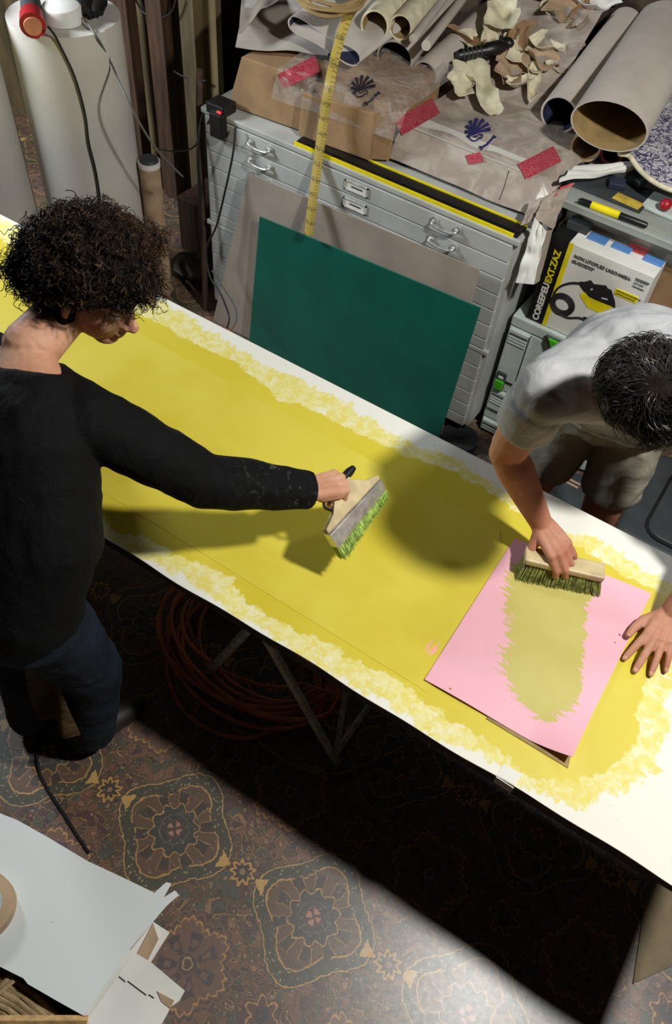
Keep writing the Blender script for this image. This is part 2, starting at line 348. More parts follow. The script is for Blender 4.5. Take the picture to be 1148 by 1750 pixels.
class MB:
    def __init__(s): s.v = []; s.f = []; s.mi = []; s.cur = 0
    def add(s, vs, fs):
        b = len(s.v); s.v += [V(v) for v in vs]; s.f += [[b + i for i in f] for f in fs]; s.mi += [s.cur] * len(fs); return s
    def hexa(s, p): return s.add(p, [(3, 2, 1, 0), (4, 5, 6, 7), (0, 1, 5, 4), (1, 2, 6, 5), (2, 3, 7, 6), (3, 0, 4, 7)])
    def box(s, lo, hi):
        x0, y0, z0 = lo; x1, y1, z1 = hi
        return s.hexa([(x0, y0, z0), (x1, y0, z0), (x1, y1, z0), (x0, y1, z0), (x0, y0, z1), (x1, y0, z1), (x1, y1, z1), (x0, y1, z1)])
    def obox(s, c, X, Y, Z):         # oriented box: half-extent vectors
        c, X, Y, Z = V(c), V(X), V(Y), V(Z)
        if X.cross(Y).dot(Z) < 0: X = -X
        return s.hexa([c - X - Y - Z, c + X - Y - Z, c + X + Y - Z, c - X + Y - Z, c - X - Y + Z, c + X - Y + Z, c + X + Y + Z, c - X + Y + Z])
    def tube(s, pts, r, n=10, cap=True, flat=None, hint=V((0, 0, 1))):
        """loft; r scalar or list, entries may be (ra, rb) with ra along side, rb along the other"""
        pts = [V(p) for p in pts]; k = len(pts); rs = r if isinstance(r, (list, tuple)) else [r] * k
        vs = []; px = None
        for i, p in enumerate(pts):
            t = (pts[min(i + 1, k - 1)] - pts[max(i - 1, 0)])
            if t.length < 1e-9: t = V((0, 0, 1))
            t.normalize()
            if px is None: x, y, _ = frame(t, hint)
            else:
                x = px - t * px.dot(t)
                if x.length < 1e-5: x, y, _ = frame(t, hint)
                x.normalize(); y = t.cross(x)
            px = x; ra, rb = rs[i] if isinstance(rs[i], (tuple, list)) else (rs[i], rs[i])
            for j in range(n):
                a = 2 * math.pi * j / n; vs.append(p + x * math.cos(a) * ra + y * math.sin(a) * rb)
        fs = [(i * n + j, i * n + (j + 1) % n, (i + 1) * n + (j + 1) % n, (i + 1) * n + j) for i in range(k - 1) for j in range(n)]
        if cap: fs += [tuple(range(n - 1, -1, -1)), tuple((k - 1) * n + j for j in range(n))]
        return s.add(vs, fs)
    def pipe(s, a, b, ro, ri, n=32, squash=1.0):   # open hollow tube from a to b
        a, b = V(a), V(b); x, y, z = frame(b - a); L = (b - a).length; vs = []
        if squash != 1: x, y = (x, y)
        for (r, h) in ((ro, 0), (ro, L), (ri, L), (ri, 0)):
            for j in range(n):
                t = 2 * math.pi * j / n; vs.append(a + z * h + x * math.cos(t) * r + y * math.sin(t) * r * squash)
        fs = [(k * n + j, k * n + (j + 1) % n, ((k + 1) % 4) * n + (j + 1) % n, ((k + 1) % 4) * n + j) for k in range(4) for j in range(n)]
        return s.add(vs, fs)
    def ball(s, c, r, n=10, m=14, X=None, Y=None, Z=None):
        c = V(c); r = r if isinstance(r, (tuple, list)) else (r, r, r); X = X or V((1, 0, 0)); Y = Y or V((0, 1, 0)); Z = Z or V((0, 0, 1))
        vs = [c + Z * r[2]]
        for i in range(1, n):
            a = math.pi * i / n
            for j in range(m):
                b = 2 * math.pi * j / m; vs.append(c + X * (r[0] * math.sin(a) * math.cos(b)) + Y * (r[1] * math.sin(a) * math.sin(b)) + Z * (r[2] * math.cos(a)))
        vs.append(c - Z * r[2]); last = len(vs) - 1
        fs = [(0, 1 + j, 1 + (j + 1) % m) for j in range(m)]
        fs += [(1 + i * m + j, 1 + (i + 1) * m + j, 1 + (i + 1) * m + (j + 1) % m, 1 + i * m + (j + 1) % m) for i in range(n - 2) for j in range(m)]
        fs += [(last, 1 + (n - 2) * m + (j + 1) % m, 1 + (n - 2) * m + j) for j in range(m)]
        return s.add(vs, fs)
    def prism(s, poly, X, Y, o, d):   # 2-D polygon extruded by vector d
        X, Y, o, d = V(X), V(Y), V(o), V(d); n = len(poly)
        ar = sum(poly[i][0] * poly[(i + 1) % n][1] - poly[(i + 1) % n][0] * poly[i][1] for i in range(n))
        if (ar > 0) != (X.cross(Y).dot(d) > 0): poly = poly[::-1]
        a = [o + X * p[0] + Y * p[1] for p in poly]
        return s.add(a + [p + d for p in a], [tuple(range(n - 1, -1, -1)), tuple(range(n, 2 * n))] + [(i, (i + 1) % n, n + (i + 1) % n, n + i) for i in range(n)])
    def sheet(s, fn, nu, nv, th, nrm=None):   # thick surface fn(u,v) -> point
        g = [[V(fn(i / nu, j / nv)) for j in range(nv + 1)] for i in range(nu + 1)]
        def nr(i, j):
            a = g[min(i + 1, nu)][j] - g[max(i - 1, 0)][j]; b = g[i][min(j + 1, nv)] - g[i][max(j - 1, 0)]
            c = a.cross(b); return c.normalized() if c.length > 1e-12 else V((0, 0, 1))
        top = [g[i][j] + nr(i, j) * th for i in range(nu + 1) for j in range(nv + 1)]; bot = [g[i][j] for i in range(nu + 1) for j in range(nv + 1)]
        K = len(top); I = lambda i, j: i * (nv + 1) + j; fs = []
        for i in range(nu):
            for j in range(nv):
                fs.append((I(i, j), I(i + 1, j), I(i + 1, j + 1), I(i, j + 1))); fs.append((K + I(i, j + 1), K + I(i + 1, j + 1), K + I(i + 1, j), K + I(i, j)))
        for i in range(nu):
            fs.append((I(i + 1, 0), I(i, 0), K + I(i, 0), K + I(i + 1, 0))); fs.append((I(i, nv), I(i + 1, nv), K + I(i + 1, nv), K + I(i, nv)))
        for j in range(nv):
            fs.append((I(0, j), I(0, j + 1), K + I(0, j + 1), K + I(0, j))); fs.append((I(nu, j + 1), I(nu, j), K + I(nu, j), K + I(nu, j + 1)))
        return s.add(top + bot, fs)
    def mesh(s, name='m'):
        me = bpy.data.meshes.new(name); me.from_pydata([tuple(v) for v in s.v], [], s.f); me.polygons.foreach_set('material_index', s.mi); me.update()
        return me
    def build(s, name, mats, parent=None, smooth=False, bevel=0.0, seg=2):
        o = link(name, s.mesh(name), mats, parent, smooth)
        if bevel:
            b = o.modifiers.new('bevel', 'BEVEL'); b.width = bevel; b.segments = seg; b.limit_method = 'ANGLE'; b.angle_limit = math.radians(40)
        if smooth:
            try: o.data.set_sharp_from_angle(angle=math.radians(50))
            except Exception: pass
        return o
def curve_pts(pts, sub=8):            # Catmull-Rom
    pts = [V(p) for p in pts]; out = []
    for i in range(len(pts) - 1):
        a = pts[max(i - 1, 0)]; b = pts[i]; c = pts[i + 1]; d = pts[min(i + 2, len(pts) - 1)]
        for k in range(sub):
            t = k / sub; out.append(0.5 * ((2 * b) + (c - a) * t + (2 * a - 5 * b + 4 * c - d) * t * t + (3 * b - a - 3 * c + d) * t ** 3))
    out.append(pts[-1]); return out
def struct(o): o['kind'] = 'structure'; return o
def cable(name, pts, r, mat, label, cat='cable', sub=8, group=None):
    mb = MB(); mb.tube(curve_pts(pts, sub), r, 8); return tag(mb.build(name, mat, None, True), label, cat, group)
def text_mesh(txt, size, o, X, Y, th=0.0006, bold=0.0, italic=0.0, align='LEFT'):
    c = bpy.data.curves.new('txt', 'FONT'); c.body = txt; c.size = size; c.extrude = th; c.offset = bold; c.shear = italic; c.align_x = align
    ob = bpy.data.objects.new('txt', c); COL.objects.link(ob); dg = bpy.context.evaluated_depsgraph_get(); dg.update()
    me = bpy.data.meshes.new_from_object(ob.evaluated_get(dg)); bpy.data.objects.remove(ob); bpy.data.curves.remove(c)
    X = V(X).normalized(); Y = V(Y).normalized(); Z = X.cross(Y)
    me.transform(Matrix(((X.x, Y.x, Z.x, o[0]), (X.y, Y.y, Z.y, o[1]), (X.z, Y.z, Z.z, o[2]), (0, 0, 0, 1)))); return me
def remesh(mb, voxel, smooth=4, disp=None):
    me = mb.mesh('tmp'); ob = bpy.data.objects.new('tmp', me); COL.objects.link(ob)
    r = ob.modifiers.new('r', 'REMESH'); r.mode = 'VOXEL'; r.voxel_size = voxel
    if smooth: q = ob.modifiers.new('s', 'SMOOTH'); q.factor = 0.5; q.iterations = smooth
    dg = bpy.context.evaluated_depsgraph_get(); dg.update(); out = bpy.data.meshes.new_from_object(ob.evaluated_get(dg))
    bpy.data.objects.remove(ob)
    if disp:
        ns = [v.normal.copy() for v in out.vertices]
        for v, n in zip(out.vertices, ns): v.co += n * disp(v.co, n)
    return out

# ------------------------------------------------------------------ room
mb = MB(); mb.box((-4.6, -2.6, -0.1), (3.2, 3.9, 0.0)); struct(mb.build('floor', 'carpet'))
mb = MB(); mb.box((-4.6, 3.75, 0), (3.2, 3.85, 3.4)); struct(mb.build('wall_back', 'wall'))
mb = MB(); mb.box((-4.6, -2.6, 0), (-4.5, 3.75, 3.4)); struct(mb.build('wall_left', 'grey_wall'))
mb = MB(); mb.box((3.1, -2.6, 0), (3.2, 3.75, 3.4)); struct(mb.build('wall_right', 'grey_wall'))
mb = MB(); mb.box((-4.6, -2.7, 0), (3.2, -2.6, 3.4)); struct(mb.build('wall_front', 'grey_wall'))
mb = MB(); mb.box((-4.6, -2.7, 3.4), (3.2, 3.85, 3.5)); struct(mb.build('ceiling', 'grey_wall'))
# plywood lining and studs left of the drawer cabinet
mb = MB(); mb.box((-4.5, 3.2, 0), (-2.70, 3.24, 3.4)); struct(mb.build('wall_plywood', 'ply'))
for i, (x, w, y, m, lean) in enumerate(((-2.82, 0.045, 3.13, 'ply', 0), (-2.98, 0.05, 3.08, 'dark_wood', 0.0), (-3.16, 0.06, 3.02, 'dark_wood', 0.02), (-3.34, 0.05, 3.1, 'dark_wood', 0))):
    mb = MB(); mb.hexa([(x - w, y, 0), (x + w, y, 0), (x + w, y + 0.07, 0), (x - w, y + 0.07, 0), (x - w + lean, y, 3.4), (x + w + lean, y, 3.4), (x + w + lean, y + 0.07, 3.4), (x - w + lean, y + 0.07, 3.4)])
    struct(mb.build('trim_%d' % (i + 1), m, bevel=0.004))

# ------------------------------------------------------------------ work table
TZ = 0.78
def far_y(x): return 1.658 + 0.01324 * (x + 2.49)
def near_y(x): return 0.804 + 0.0318 * (x + 1.09)
XL, XR = -3.0, 0.635
def inside(poly, x, y):
    c = False; n = len(poly); j = n - 1
    for i in range(n):
        xi, yi = poly[i]; xj, yj = poly[j]
        if (yi > y) != (yj > y) and x < (xj - xi) * (y - yi) / (yj - yi) + xi: c = not c
        j = i
    return c
def sdist(poly, x, y):
    b = 1e9; n = len(poly)
    for i in range(n):
        x0, y0 = poly[i]; x1, y1 = poly[(i + 1) % n]; dx, dy = x1 - x0, y1 - y0
        t = max(0, min(1, ((x - x0) * dx + (y - y0) * dy) / (dx * dx + dy * dy + 1e-12))); d = (x0 + dx * t - x) ** 2 + (y0 + dy * t - y) ** 2
        if d < b: b = d
    b = math.sqrt(b); return b if inside(poly, x, y) else -b
def world_poly(pts, z=TZ): return [(p.x, p.y) for p in (P(x, y, z) for x, y in pts)]
solid = [(-3.1, 1.52), (-2.45, 1.56)] + world_poly([(60, 445), (230, 532), (290, 562), (345, 592), (390, 612), (440, 652), (480, 682), (540, 702), (600, 737), (660, 762), (700, 778), (790, 815), (850, 850), (900, 885), (1010, 950), (1045, 968), (1100, 1000), (1148, 1030), (1148, 1090), (1135, 1130), (1105, 1165), (1088, 1200), (1085, 1260), (1060, 1300), (1030, 1325), (960, 1338), (905, 1328), (870, 1298), (830, 1260), (760, 1227), (700, 1180), (640, 1142), (580, 1110), (520, 1082), (470, 1060), (420, 1030), (398, 990), (350, 970), (290, 945), (240, 918), (200, 905)]) + [(-1.6, 0.86), (-3.1, 0.84)]
pale = [(-3.1, 1.63), (-2.45, 1.64)] + world_poly([(60, 405), (230, 500), (280, 518), (340, 548), (400, 590), (450, 622), (520, 655), (600, 690), (660, 735), (720, 765), (790, 790), (870, 845), (960, 915), (1000, 915), (1060, 945), (1148, 1000), (1220, 1060), (1200, 1120), (1148, 1170), (1140, 1230), (1125, 1300), (1090, 1335), (1040, 1352), (990, 1385), (930, 1362), (890, 1352), (850, 1310), (800, 1283), (740, 1258), (650, 1200), (560, 1150), (450, 1078), (330, 1005), (210, 935)]) + [(-1.6, 0.80), (-3.1, 0.78)]
t = thing('work_table', 'long narrow board table covered in white paper, its middle brushed with wet yellow paste', 'table', (-1.2, 1.25, 0))
mb = MB(); mb.hexa([(XL, near_y(XL), TZ - 0.042), (XR, near_y(XR), TZ - 0.042), (XR, far_y(XR), TZ - 0.042), (XL, far_y(XL), TZ - 0.042), (XL, near_y(XL), TZ - 0.003), (XR, near_y(XR), TZ - 0.003), (XR, far_y(XR), TZ - 0.003), (XL, far_y(XL), TZ - 0.003)])
mb.build('tabletop', 'dark_wood', t, bevel=0.002)
def table_fn(u, v):
    x = XL + (XR - XL) * u; e = 0.004 * math.sin(x * 9) + 0.003 * math.sin(x * 23); y = near_y(x) - 0.002 + e * (1 - v) * 0.6 + (far_y(x) + 0.002 - near_y(x)) * v
    return (x, y, TZ - 0.003)
mb = MB(); mb.sheet(table_fn, 300, 80, 0.003)
o = mb.build('paper_cover', 'table_top', t)
def set_attr(o, name, fn):
    a = o.data.attributes.new(name, 'FLOAT', 'POINT'); r = ROOTM[o.name]
    a.data.foreach_set('value', [fn(r @ v.co) for v in o.data.vertices])
set_attr(o, 'solid', lambda p: sdist(solid, p.x, p.y)); set_attr(o, 'pale', lambda p: sdist(pale, p.x, p.y))
# folding steel trestles under it
def trestle(cx, label):
    t = thing('trestle', label, 'trestle', (cx, 1.25, 0), 0, 'steel trestles under the work table')
    mb = MB(); mb.box((cx - 0.02, 0.86, 0.695), (cx + 0.02, 1.62, 0.737)); mb.build('top_beam', 'dull_metal', t, bevel=0.002)
    for y in (0.86, 1.60):
        for sx in (-1, 1):
            mb = MB(); mb.tube([(cx + sx * 0.005, y, 0.72), (cx + sx * 0.27, y + (0.07 if y < 1 else -0.07), 0.0)], 0.013, 8); mb.build('leg', 'dull_metal', t, True)
    for sx in (-1, 1):
        mb = MB(); mb.tube([(cx + sx * 0.255, 0.93, 0.05), (cx + sx * 0.255, 1.54, 0.05)], 0.011, 8); mb.build('crossbar', 'dull_metal', t, True)
        mb = MB(); mb.tube([(cx + sx * 0.25, 0.95, 0.06), (cx + sx * 0.12, 1.22, 0.40), (cx + sx * 0.01, 1.24, 0.70)], 0.009, 8); mb.build('brace', 'dull_metal', t, True)
trestle(-0.67, 'thin grey steel trestle under the table beside the coiled hose')
# paste-wet yellow sheet lying in the middle
SY0, SY1 = 0.955, 1.435
ysheet = [(-2.35, 1.47), (-0.62, 1.50), (-0.30, 1.47), (-0.235, 1.20), (-0.215, 0.955), (-1.25, 0.905), (-2.3, 0.90)]
def ysh(u, v):
    x = -2.4 + (-0.20 + 2.4) * u; lo = 0.90 + 0.025 * u; hi = 1.475
    if u > 0.97: hi = 1.44
    return (x, lo + (hi - lo) * v, TZ + 0.0001)
mb = MB(); mb.sheet(ysh, 110, 26, 0.0007)
o = mb.build('yellow_paper', 'yellow_sheet'); tag(o, 'long sheet of paper soaked in yellow paste lying along the middle of the table', 'paper')
set_attr(o, 'pinkish', lambda p: -0.5 + 0.62 * max(0, 1 - math.hypot((p.x + 0.25) / 0.09, (p.y - 1.04) / 0.2)))
# pink sheet with its lifted near corner
stroke = world_poly([(868, 985), (862, 1020), (866, 1060), (868, 1100), (856, 1140), (872, 1180), (892, 1210), (925, 1232), (950, 1232), (978, 1212), (990, 1180), (996, 1140), (1000, 1090), (1000, 1040), (1020, 1010), (1000, 965), (930, 940), (895, 950)])
PBL, PBR, PTR, PTL = V((-0.222, 0.948)), V((0.158, 0.965)), V((0.150, 1.535)), V((-0.235, 1.475))
def pink_fn(u, v):
    p = (PBL * (1 - u) + PBR * u) * (1 - v) + (PTL * (1 - u) + PTR * u) * v
    curl = 0.030 * max(0, u - 0.72) ** 1.6 / 0.28 ** 1.6 * max(0, 1 - v / 0.3) ** 1.5
    c2 = 0.004 * max(0, 1 - v / 0.12) * (0.5 + 0.5 * math.sin(u * 7))
    w = 0.0012 * math.sin(u * 9 + v * 4) * math.sin(v * 6)
    return (p.x, p.y, TZ + 0.0035 + curl + c2 + abs(w))
mb = MB(); mb.sheet(pink_fn, 70, 90, 0.0008)
o = mb.build('pink_paper', 'pink', smooth=True); tag(o, 'pink paper sheet with an olive paste stroke, on the table near the man', 'paper')
set_attr(o, 'stroke', lambda p: sdist(stroke, p.x, p.y)); set_attr(o, 'ridge', lambda p: 1.0 if (p.x < -0.06 or p.y < 1.12) else 0.35)
mb = MB(); mb.prism([(0, 0.006), (0.213, 0.010), (0.196, 0.09), (0.0, 0.06)], (1, 0, 0), (0, 1, 0), (-0.05, 0.943, TZ + 0.0005), (0, 0, 0.002))
tag(mb.build('cardboard_backing', 'card_in'), 'corner of brown card showing under the curled pink sheet', 'card')
mb = MB(); a, b, c = P(862, 1318, TZ), P(893, 1352, TZ), P(866, 1334, 0.77)
mb.prism([(0, 0), (0.045, 0.002), (0.045, 0.035), (0, 0.033)], (1, 0.03, 0), (0, 1, 0), (a.x - 0.01, near_y(a.x) + 0.001, TZ + 0.0002), (0, 0, 0.0008)); mb.box((a.x - 0.01, near_y(a.x) - 0.004, TZ - 0.03), (a.x + 0.035, near_y(a.x) - 0.002, TZ + 0.001))
tag(mb.build('masking_tape', 'white_paper'), 'strip of white tape folded over the near table edge', 'tape')

# ------------------------------------------------------------------ drawer cabinet
CX0, CX1, CY, CD, CT = -2.165, -0.762, 2.46, 1.0, 1.0
t = thing('plan_cabinet', 'wide grey-white steel plan chest with many shallow drawers behind the green board', 'cabinet', ((CX0 + CX1) / 2, CY + CD / 2, 0))
mb = MB(); mb.box((CX0, CY + 0.012, 0.075), (CX1, CY + CD, CT - 0.022)); mb.build('body', 'white_paint', t, bevel=0.003)
mb = MB(); mb.box((CX0 - 0.004, CY - 0.004, CT - 0.022), (CX1 + 0.004, CY + CD, CT)); mb.build('top_panel', 'white_paint', t, bevel=0.004)
mb = MB(); mb.box((CX0 - 0.003, CY - 0.008, 0.485), (CX1 + 0.003, CY + 0.012, 0.505)); mb.build('middle_rail', 'white_paint', t, bevel=0.003)
dz = [(0.905, 0.974), (0.835, 0.902), (0.765, 0.832), (0.695, 0.762), (0.625, 0.692), (0.555, 0.622), (0.508, 0.552), (0.415, 0.482), (0.345, 0.412), (0.275, 0.342), (0.205, 0.272), (0.135, 0.202), (0.08, 0.132)]
def handle(cx, z, d):
    mb = MB(); y = CY - 0.006
    mb.tube(curve_pts([(cx - 0.048, y, z + 0.004), (cx - 0.046, y - 0.018, z - 0.004), (cx - 0.02, y - 0.021, z - 0.010), (cx + 0.02, y - 0.021, z - 0.010), (cx + 0.046, y - 0.018, z - 0.004), (cx + 0.048, y, z + 0.004)], 5), 0.0055, 8)
    for s in (-1, 1): mb.tube([(cx + s * 0.048, y + 0.004, z + 0.004), (cx + s * 0.048, y - 0.006, z + 0.004)], 0.013, 12)
    mb.build('handle', 'steel', d, True)
for z0, z1 in dz:
    d = MB().box((CX0 + 0.018, CY - 0.006, z0), (CX1 - 0.018, CY + 0.02, z1)).build('drawer', 'white_paint', t, bevel=0.003)
    zc = (z0 + z1) / 2
    if z1 - z0 > 0.05:
        handle(-1.87, zc + 0.008, d); handle(-1.04, zc + 0.008, d)
        h = MB(); x0, x1, a, b = -1.475, -1.37, zc - 0.017, zc + 0.021
        for lo, hi in (((x0, a), (x1, a + 0.005)), ((x0, b - 0.005), (x1, b)), ((x0, a), (x0 + 0.006, b)), ((x1 - 0.006, a), (x1, b))): h.box((lo[0], CY - 0.011, lo[1]), (hi[0], CY - 0.005, hi[1]))
        h = h.build('label_holder', 'dull_metal', d)
        k = MB(); k.box((x0 + 0.006, CY - 0.0085, a + 0.005), (x1 - 0.006, CY - 0.005, b - 0.005)); k.cur = 1; k.box((x0 + 0.03, CY - 0.0092, zc), (x1 - 0.025, CY - 0.0084, zc + 0.005))
        k.build('label_card', ['white_paper', 'ink'], d)
for x in (CX0 + 0.08, CX1 - 0.05):
    for y in (CY + 0.06, CY + CD - 0.08):
        mb = MB(); mb.tube([(x - 0.012, y, 0.036), (x + 0.012, y, 0.036)], 0.036, 18); mb.box((x - 0.018, y - 0.02, 0.036), (x + 0.018, y + 0.02, 0.078)); mb.build('castor', 'dark_grey', t, True)
mb = MB(); c = P(785, 745, 0.03); mb.tube([c + V((0, 0, -0.03)), c + V((0, 0, -0.006)), c], [0.085, 0.085, 0.07], 28); mb.tube([c, c + V((0, 0, 0.006))], [0.02, 0.018], 12)  # low grey disc with a raised centre, no can below it
tag(mb.build('round_plate', 'dark_grey', None, True), 'low round grey plate on the floor at the foot of the drawer cabinet', 'can')

# boards leaning on the cabinet
def quad_board(name, c4, th, mat, label, cat='board'):
    a, b, c, d = [V(p) for p in c4]; n = (b - a).cross(d - a).normalized() * th
    if n.y > 0: n = -n
    mb = MB(); mb.hexa([a, b, c, d, a + n, b + n, c + n, d + n]); return tag(mb.build(name, mat, None, bevel=0.0008), label, cat)
quad_board('grey_cardboard_sheet', [(-2.12, 2.405, 0.002), (-0.845, 2.405, 0.002), (-0.862, 2.421, 0.862), (-1.905, 2.421, 0.835)], 0.004, 'grey_board', 'large grey-beige cardboard sheet leaning on the drawers behind the green board')
quad_board('green_cutting_board', [(-1.875, 2.372, 0.002), (-0.842, 2.372, 0.002), (-0.812, 2.392, 0.735), (-1.825, 2.392, 0.69)], 0.006, 'green_board', 'big dark green board standing on the floor against the grey cardboard')

# ------------------------------------------------------------------ things on the cabinet
def on_top(x, y, z=CT): return P(x, y, z)
# black guide rail with two yellow lines
t = thing('guide_rail', 'long black rail edged with two yellow lines on the cabinet front edge', 'rail', (-1.25, 2.5, CT))
mb = MB(); mb.box((-1.72, 2.468, CT), (-0.775, 2.55, CT + 0.008)); mb.box((-1.72, 2.49, CT + 0.008), (-0.775, 2.53, CT + 0.011)); mb.build('rail', 'black', t, bevel=0.001)
for y in (2.462, 2.543): MB().box((-1.72, y, CT + 0.0), (-0.775 if y > 2.5 else -0.79, y + 0.008, CT + 0.0125)).build('yellow_edge', 'yellow', t)
# brown carton
t = thing('cardboard_carton', 'long brown cardboard carton on the left of the cabinet top', 'carton', (-1.72, 2.62, CT))
bz = CT + 0.013
mb = MB(); mb.hexa([(-2.09, 2.53, CT + 0.002), (-1.41, 2.575, bz), (-1.41, 3.0, bz), (-2.09, 3.0, CT), (-2.03, 2.545, 1.20), (-1.41, 2.585, 1.205), (-1.41, 3.0, 1.20), (-2.03, 3.0, 1.20)]); mb.build('body', 'card', t, bevel=0.004)
mb = MB(); mb.hexa([(-1.74, 2.518, bz - 0.003), (-1.43, 2.535, bz + 0.0), (-1.43, 2.575, bz), (-1.74, 2.553, bz), (-1.74, 2.532, 1.165), (-1.435, 2.552, 1.18), (-1.435, 2.58, 1.18), (-1.74, 2.56, 1.165)]); mb.build('flap', 'card', t, bevel=0.003)
mb = MB(); mb.hexa([(-1.43, 2.55, bz), (-1.375, 2.585, bz), (-1.375, 2.61, bz), (-1.43, 2.585, bz), (-1.435, 2.56, 1.17), (-1.385, 2.60, 1.185), (-1.385, 2.62, 1.185), (-1.435, 2.59, 1.17)]); mb.build('side_flap', 'card', t, bevel=0.003)
# paper parcel in clear film
PZ = 1.115
t = thing('wrapped_parcel', 'flat grey-white parcel in clear film on the right half of the cabinet top', 'parcel', (-1.08, 2.8, CT))
def parcel_top(u, v):
    x = -1.385 + 0.62 * u; y = 2.60 + 0.62 * v
    z = PZ - 0.10 * max(0, 1 - v / 0.16) ** 1.3 + 0.012 * noise.noise(V((x * 6, y * 9, 2))) - 0.03 * max(0, u - 0.93) / 0.07
    return (x + 0.02 * v, y, z)
mb = MB(); mb.sheet(parcel_top, 60, 40, 0.003); mb.hexa([(-1.38, 2.615, CT + 0.012), (-0.78, 2.615, CT + 0.012), (-0.76, 3.2, CT), (-1.36, 3.2, CT), (-1.38, 2.64, CT + 0.03), (-0.78, 2.64, CT + 0.03), (-0.76, 3.2, 1.08), (-1.36, 3.2, 1.08)])
mb.build('paper_body', 'wrapped', t, True)
def on_parcel(u, v, dz=0.005): p = V(parcel_top(u, v)); p.z += dz; return p
def inv_parcel(x, y):               # surface point of the parcel top seen at image position
    z = PZ
    for _ in range(30):
        p = P(x, y, z); u = (p.x + 1.385 - 0.02 * (p.y - 2.6) / 0.62) / 0.62; v = (p.y - 2.60) / 0.62; z += (parcel_top(min(max(u, 0), 1), min(max(v, 0), 1))[2] + 0.004 - z) * 0.5
    return P(x, y, z)
def tape_strip(name, a, b, wv, fn, mat, label, parent=None, lift=0.007, grp=None):
    A = [V(fn(a[0] + (b[0] - a[0]) * i / 10, a[1] + (b[1] - a[1]) * i / 10)) for i in range(11)]; B = [V(fn(a[0] + wv[0] + (b[0] - a[0]) * i / 10, a[1] + wv[1] + (b[1] - a[1]) * i / 10)) for i in range(11)]
    mb = MB(); mb.sheet(lambda u, v: (A[round(u * 10)] * (1 - v) + B[round(u * 10)] * v) + V((0, -0.3, 1)).normalized() * lift, 10, 4, 0.0006)
    o = mb.build(name, mat, parent, True)
    return o
tape_strip('red_tape', (673, 208), (738, 170), (14, 26), inv_parcel, 'red_tape', '', t)
tape_strip('red_tape', (884, 283), (945, 252), (14, 26), inv_parcel, 'red_tape', '', t)
tape_strip('red_tape', (795, 268), (820, 262), (6, 16), inv_parcel, 'red_tape', '', t)
tape_strip('white_strip', (700, 193), (900, 273), (-4, 24), inv_parcel, 'foam', '', t, 0.003)
mb = MB(); pts = [inv_parcel(869, 292), inv_parcel(862, 318), inv_parcel(853, 342)]; mb.tube(pts, 0.002, 6); mb.build('seam', 'ink', t)
# shell-shaped mark above a profile and bar, printed on the film
def shell_mark(cx, cy, sc, fn, mat, parent):
    mb = MB()
    def st(pts, w):
        pts = [(cx + x * sc, cy + y * sc) for x, y in pts]; n = len(pts)
        for i in range(n - 1):
            (x0, y0), (x1, y1) = pts[i], pts[i + 1]; dx, dy = x1 - x0, y1 - y0; L = math.hypot(dx, dy) or 1; ux, uy = -dy / L, dx / L
            wa = w(i / (n - 1)) if callable(w) else w; wb = w((i + 1) / (n - 1)) if callable(w) else w
            q = [V(fn(x0 + ux * wa * sc, y0 + uy * wa * sc)), V(fn(x1 + ux * wb * sc, y1 + uy * wb * sc)), V(fn(x1 - ux * wb * sc, y1 - uy * wb * sc)), V(fn(x0 - ux * wa * sc, y0 - uy * wa * sc))]
            up = V((0, -0.2, 1)).normalized() * 0.0012; lift = V((0, -0.2, 1)).normalized() * 0.004; q = [p + lift for p in q]
            if (q[1] - q[0]).cross(q[3] - q[0]).dot(up) < 0: q = q[::-1]
            mb.hexa(q + [p + up for p in q])
    for k in range(8):               # curved ribs fanning out of the lower left
        a = math.radians(205 - 27 * k); r = 1.0 + 0.15 * math.sin(k * 0.5)
        p0 = (-0.25, 0.42); e = (p0[0] + r * math.cos(a) * 1.05 + 0.25, p0[1] - r * math.sin(a) * 1.0 - 0.15); m = ((p0[0] + e[0]) / 2 - 0.16, (p0[1] + e[1]) / 2 - 0.12)
        pts = [((1 - u) ** 2 * p0[0] + 2 * u * (1 - u) * m[0] + u * u * e[0], (1 - u) ** 2 * p0[1] + 2 * u * (1 - u) * m[1] + u * u * e[1]) for u in [i / 7 for i in range(8)]]
        st(pts, lambda u: 0.03 + 0.12 * u)
    st([(-0.85, 0.1), (-0.7, 0.55), (-0.8, 0.75), (-0.6, 0.95), (-0.4, 1.0), (-0.1, 0.9), (0.05, 0.7), (0.25, 0.75), (0.3, 0.5)], 0.045)
    st([(0.3, 0.5), (0.1, 0.42), (-0.2, 0.6), (-0.45, 0.62)], 0.04); st([(-0.3, 0.2), (0.2, 0.25), (0.4, 0.1)], 0.04)
    st([(0.15, 1.55), (0.6, 1.3), (0.95, 0.95), (1.25, 0.6)], 0.085); st([(0.05, 1.4), (0.28, 1.7)], 0.07); st([(1.15, 0.55), (1.4, 0.72)], 0.07)
    mb.build('printed_mark', mat, parent)
shell_mark(818, 222, 21, inv_parcel, 'navy', t)
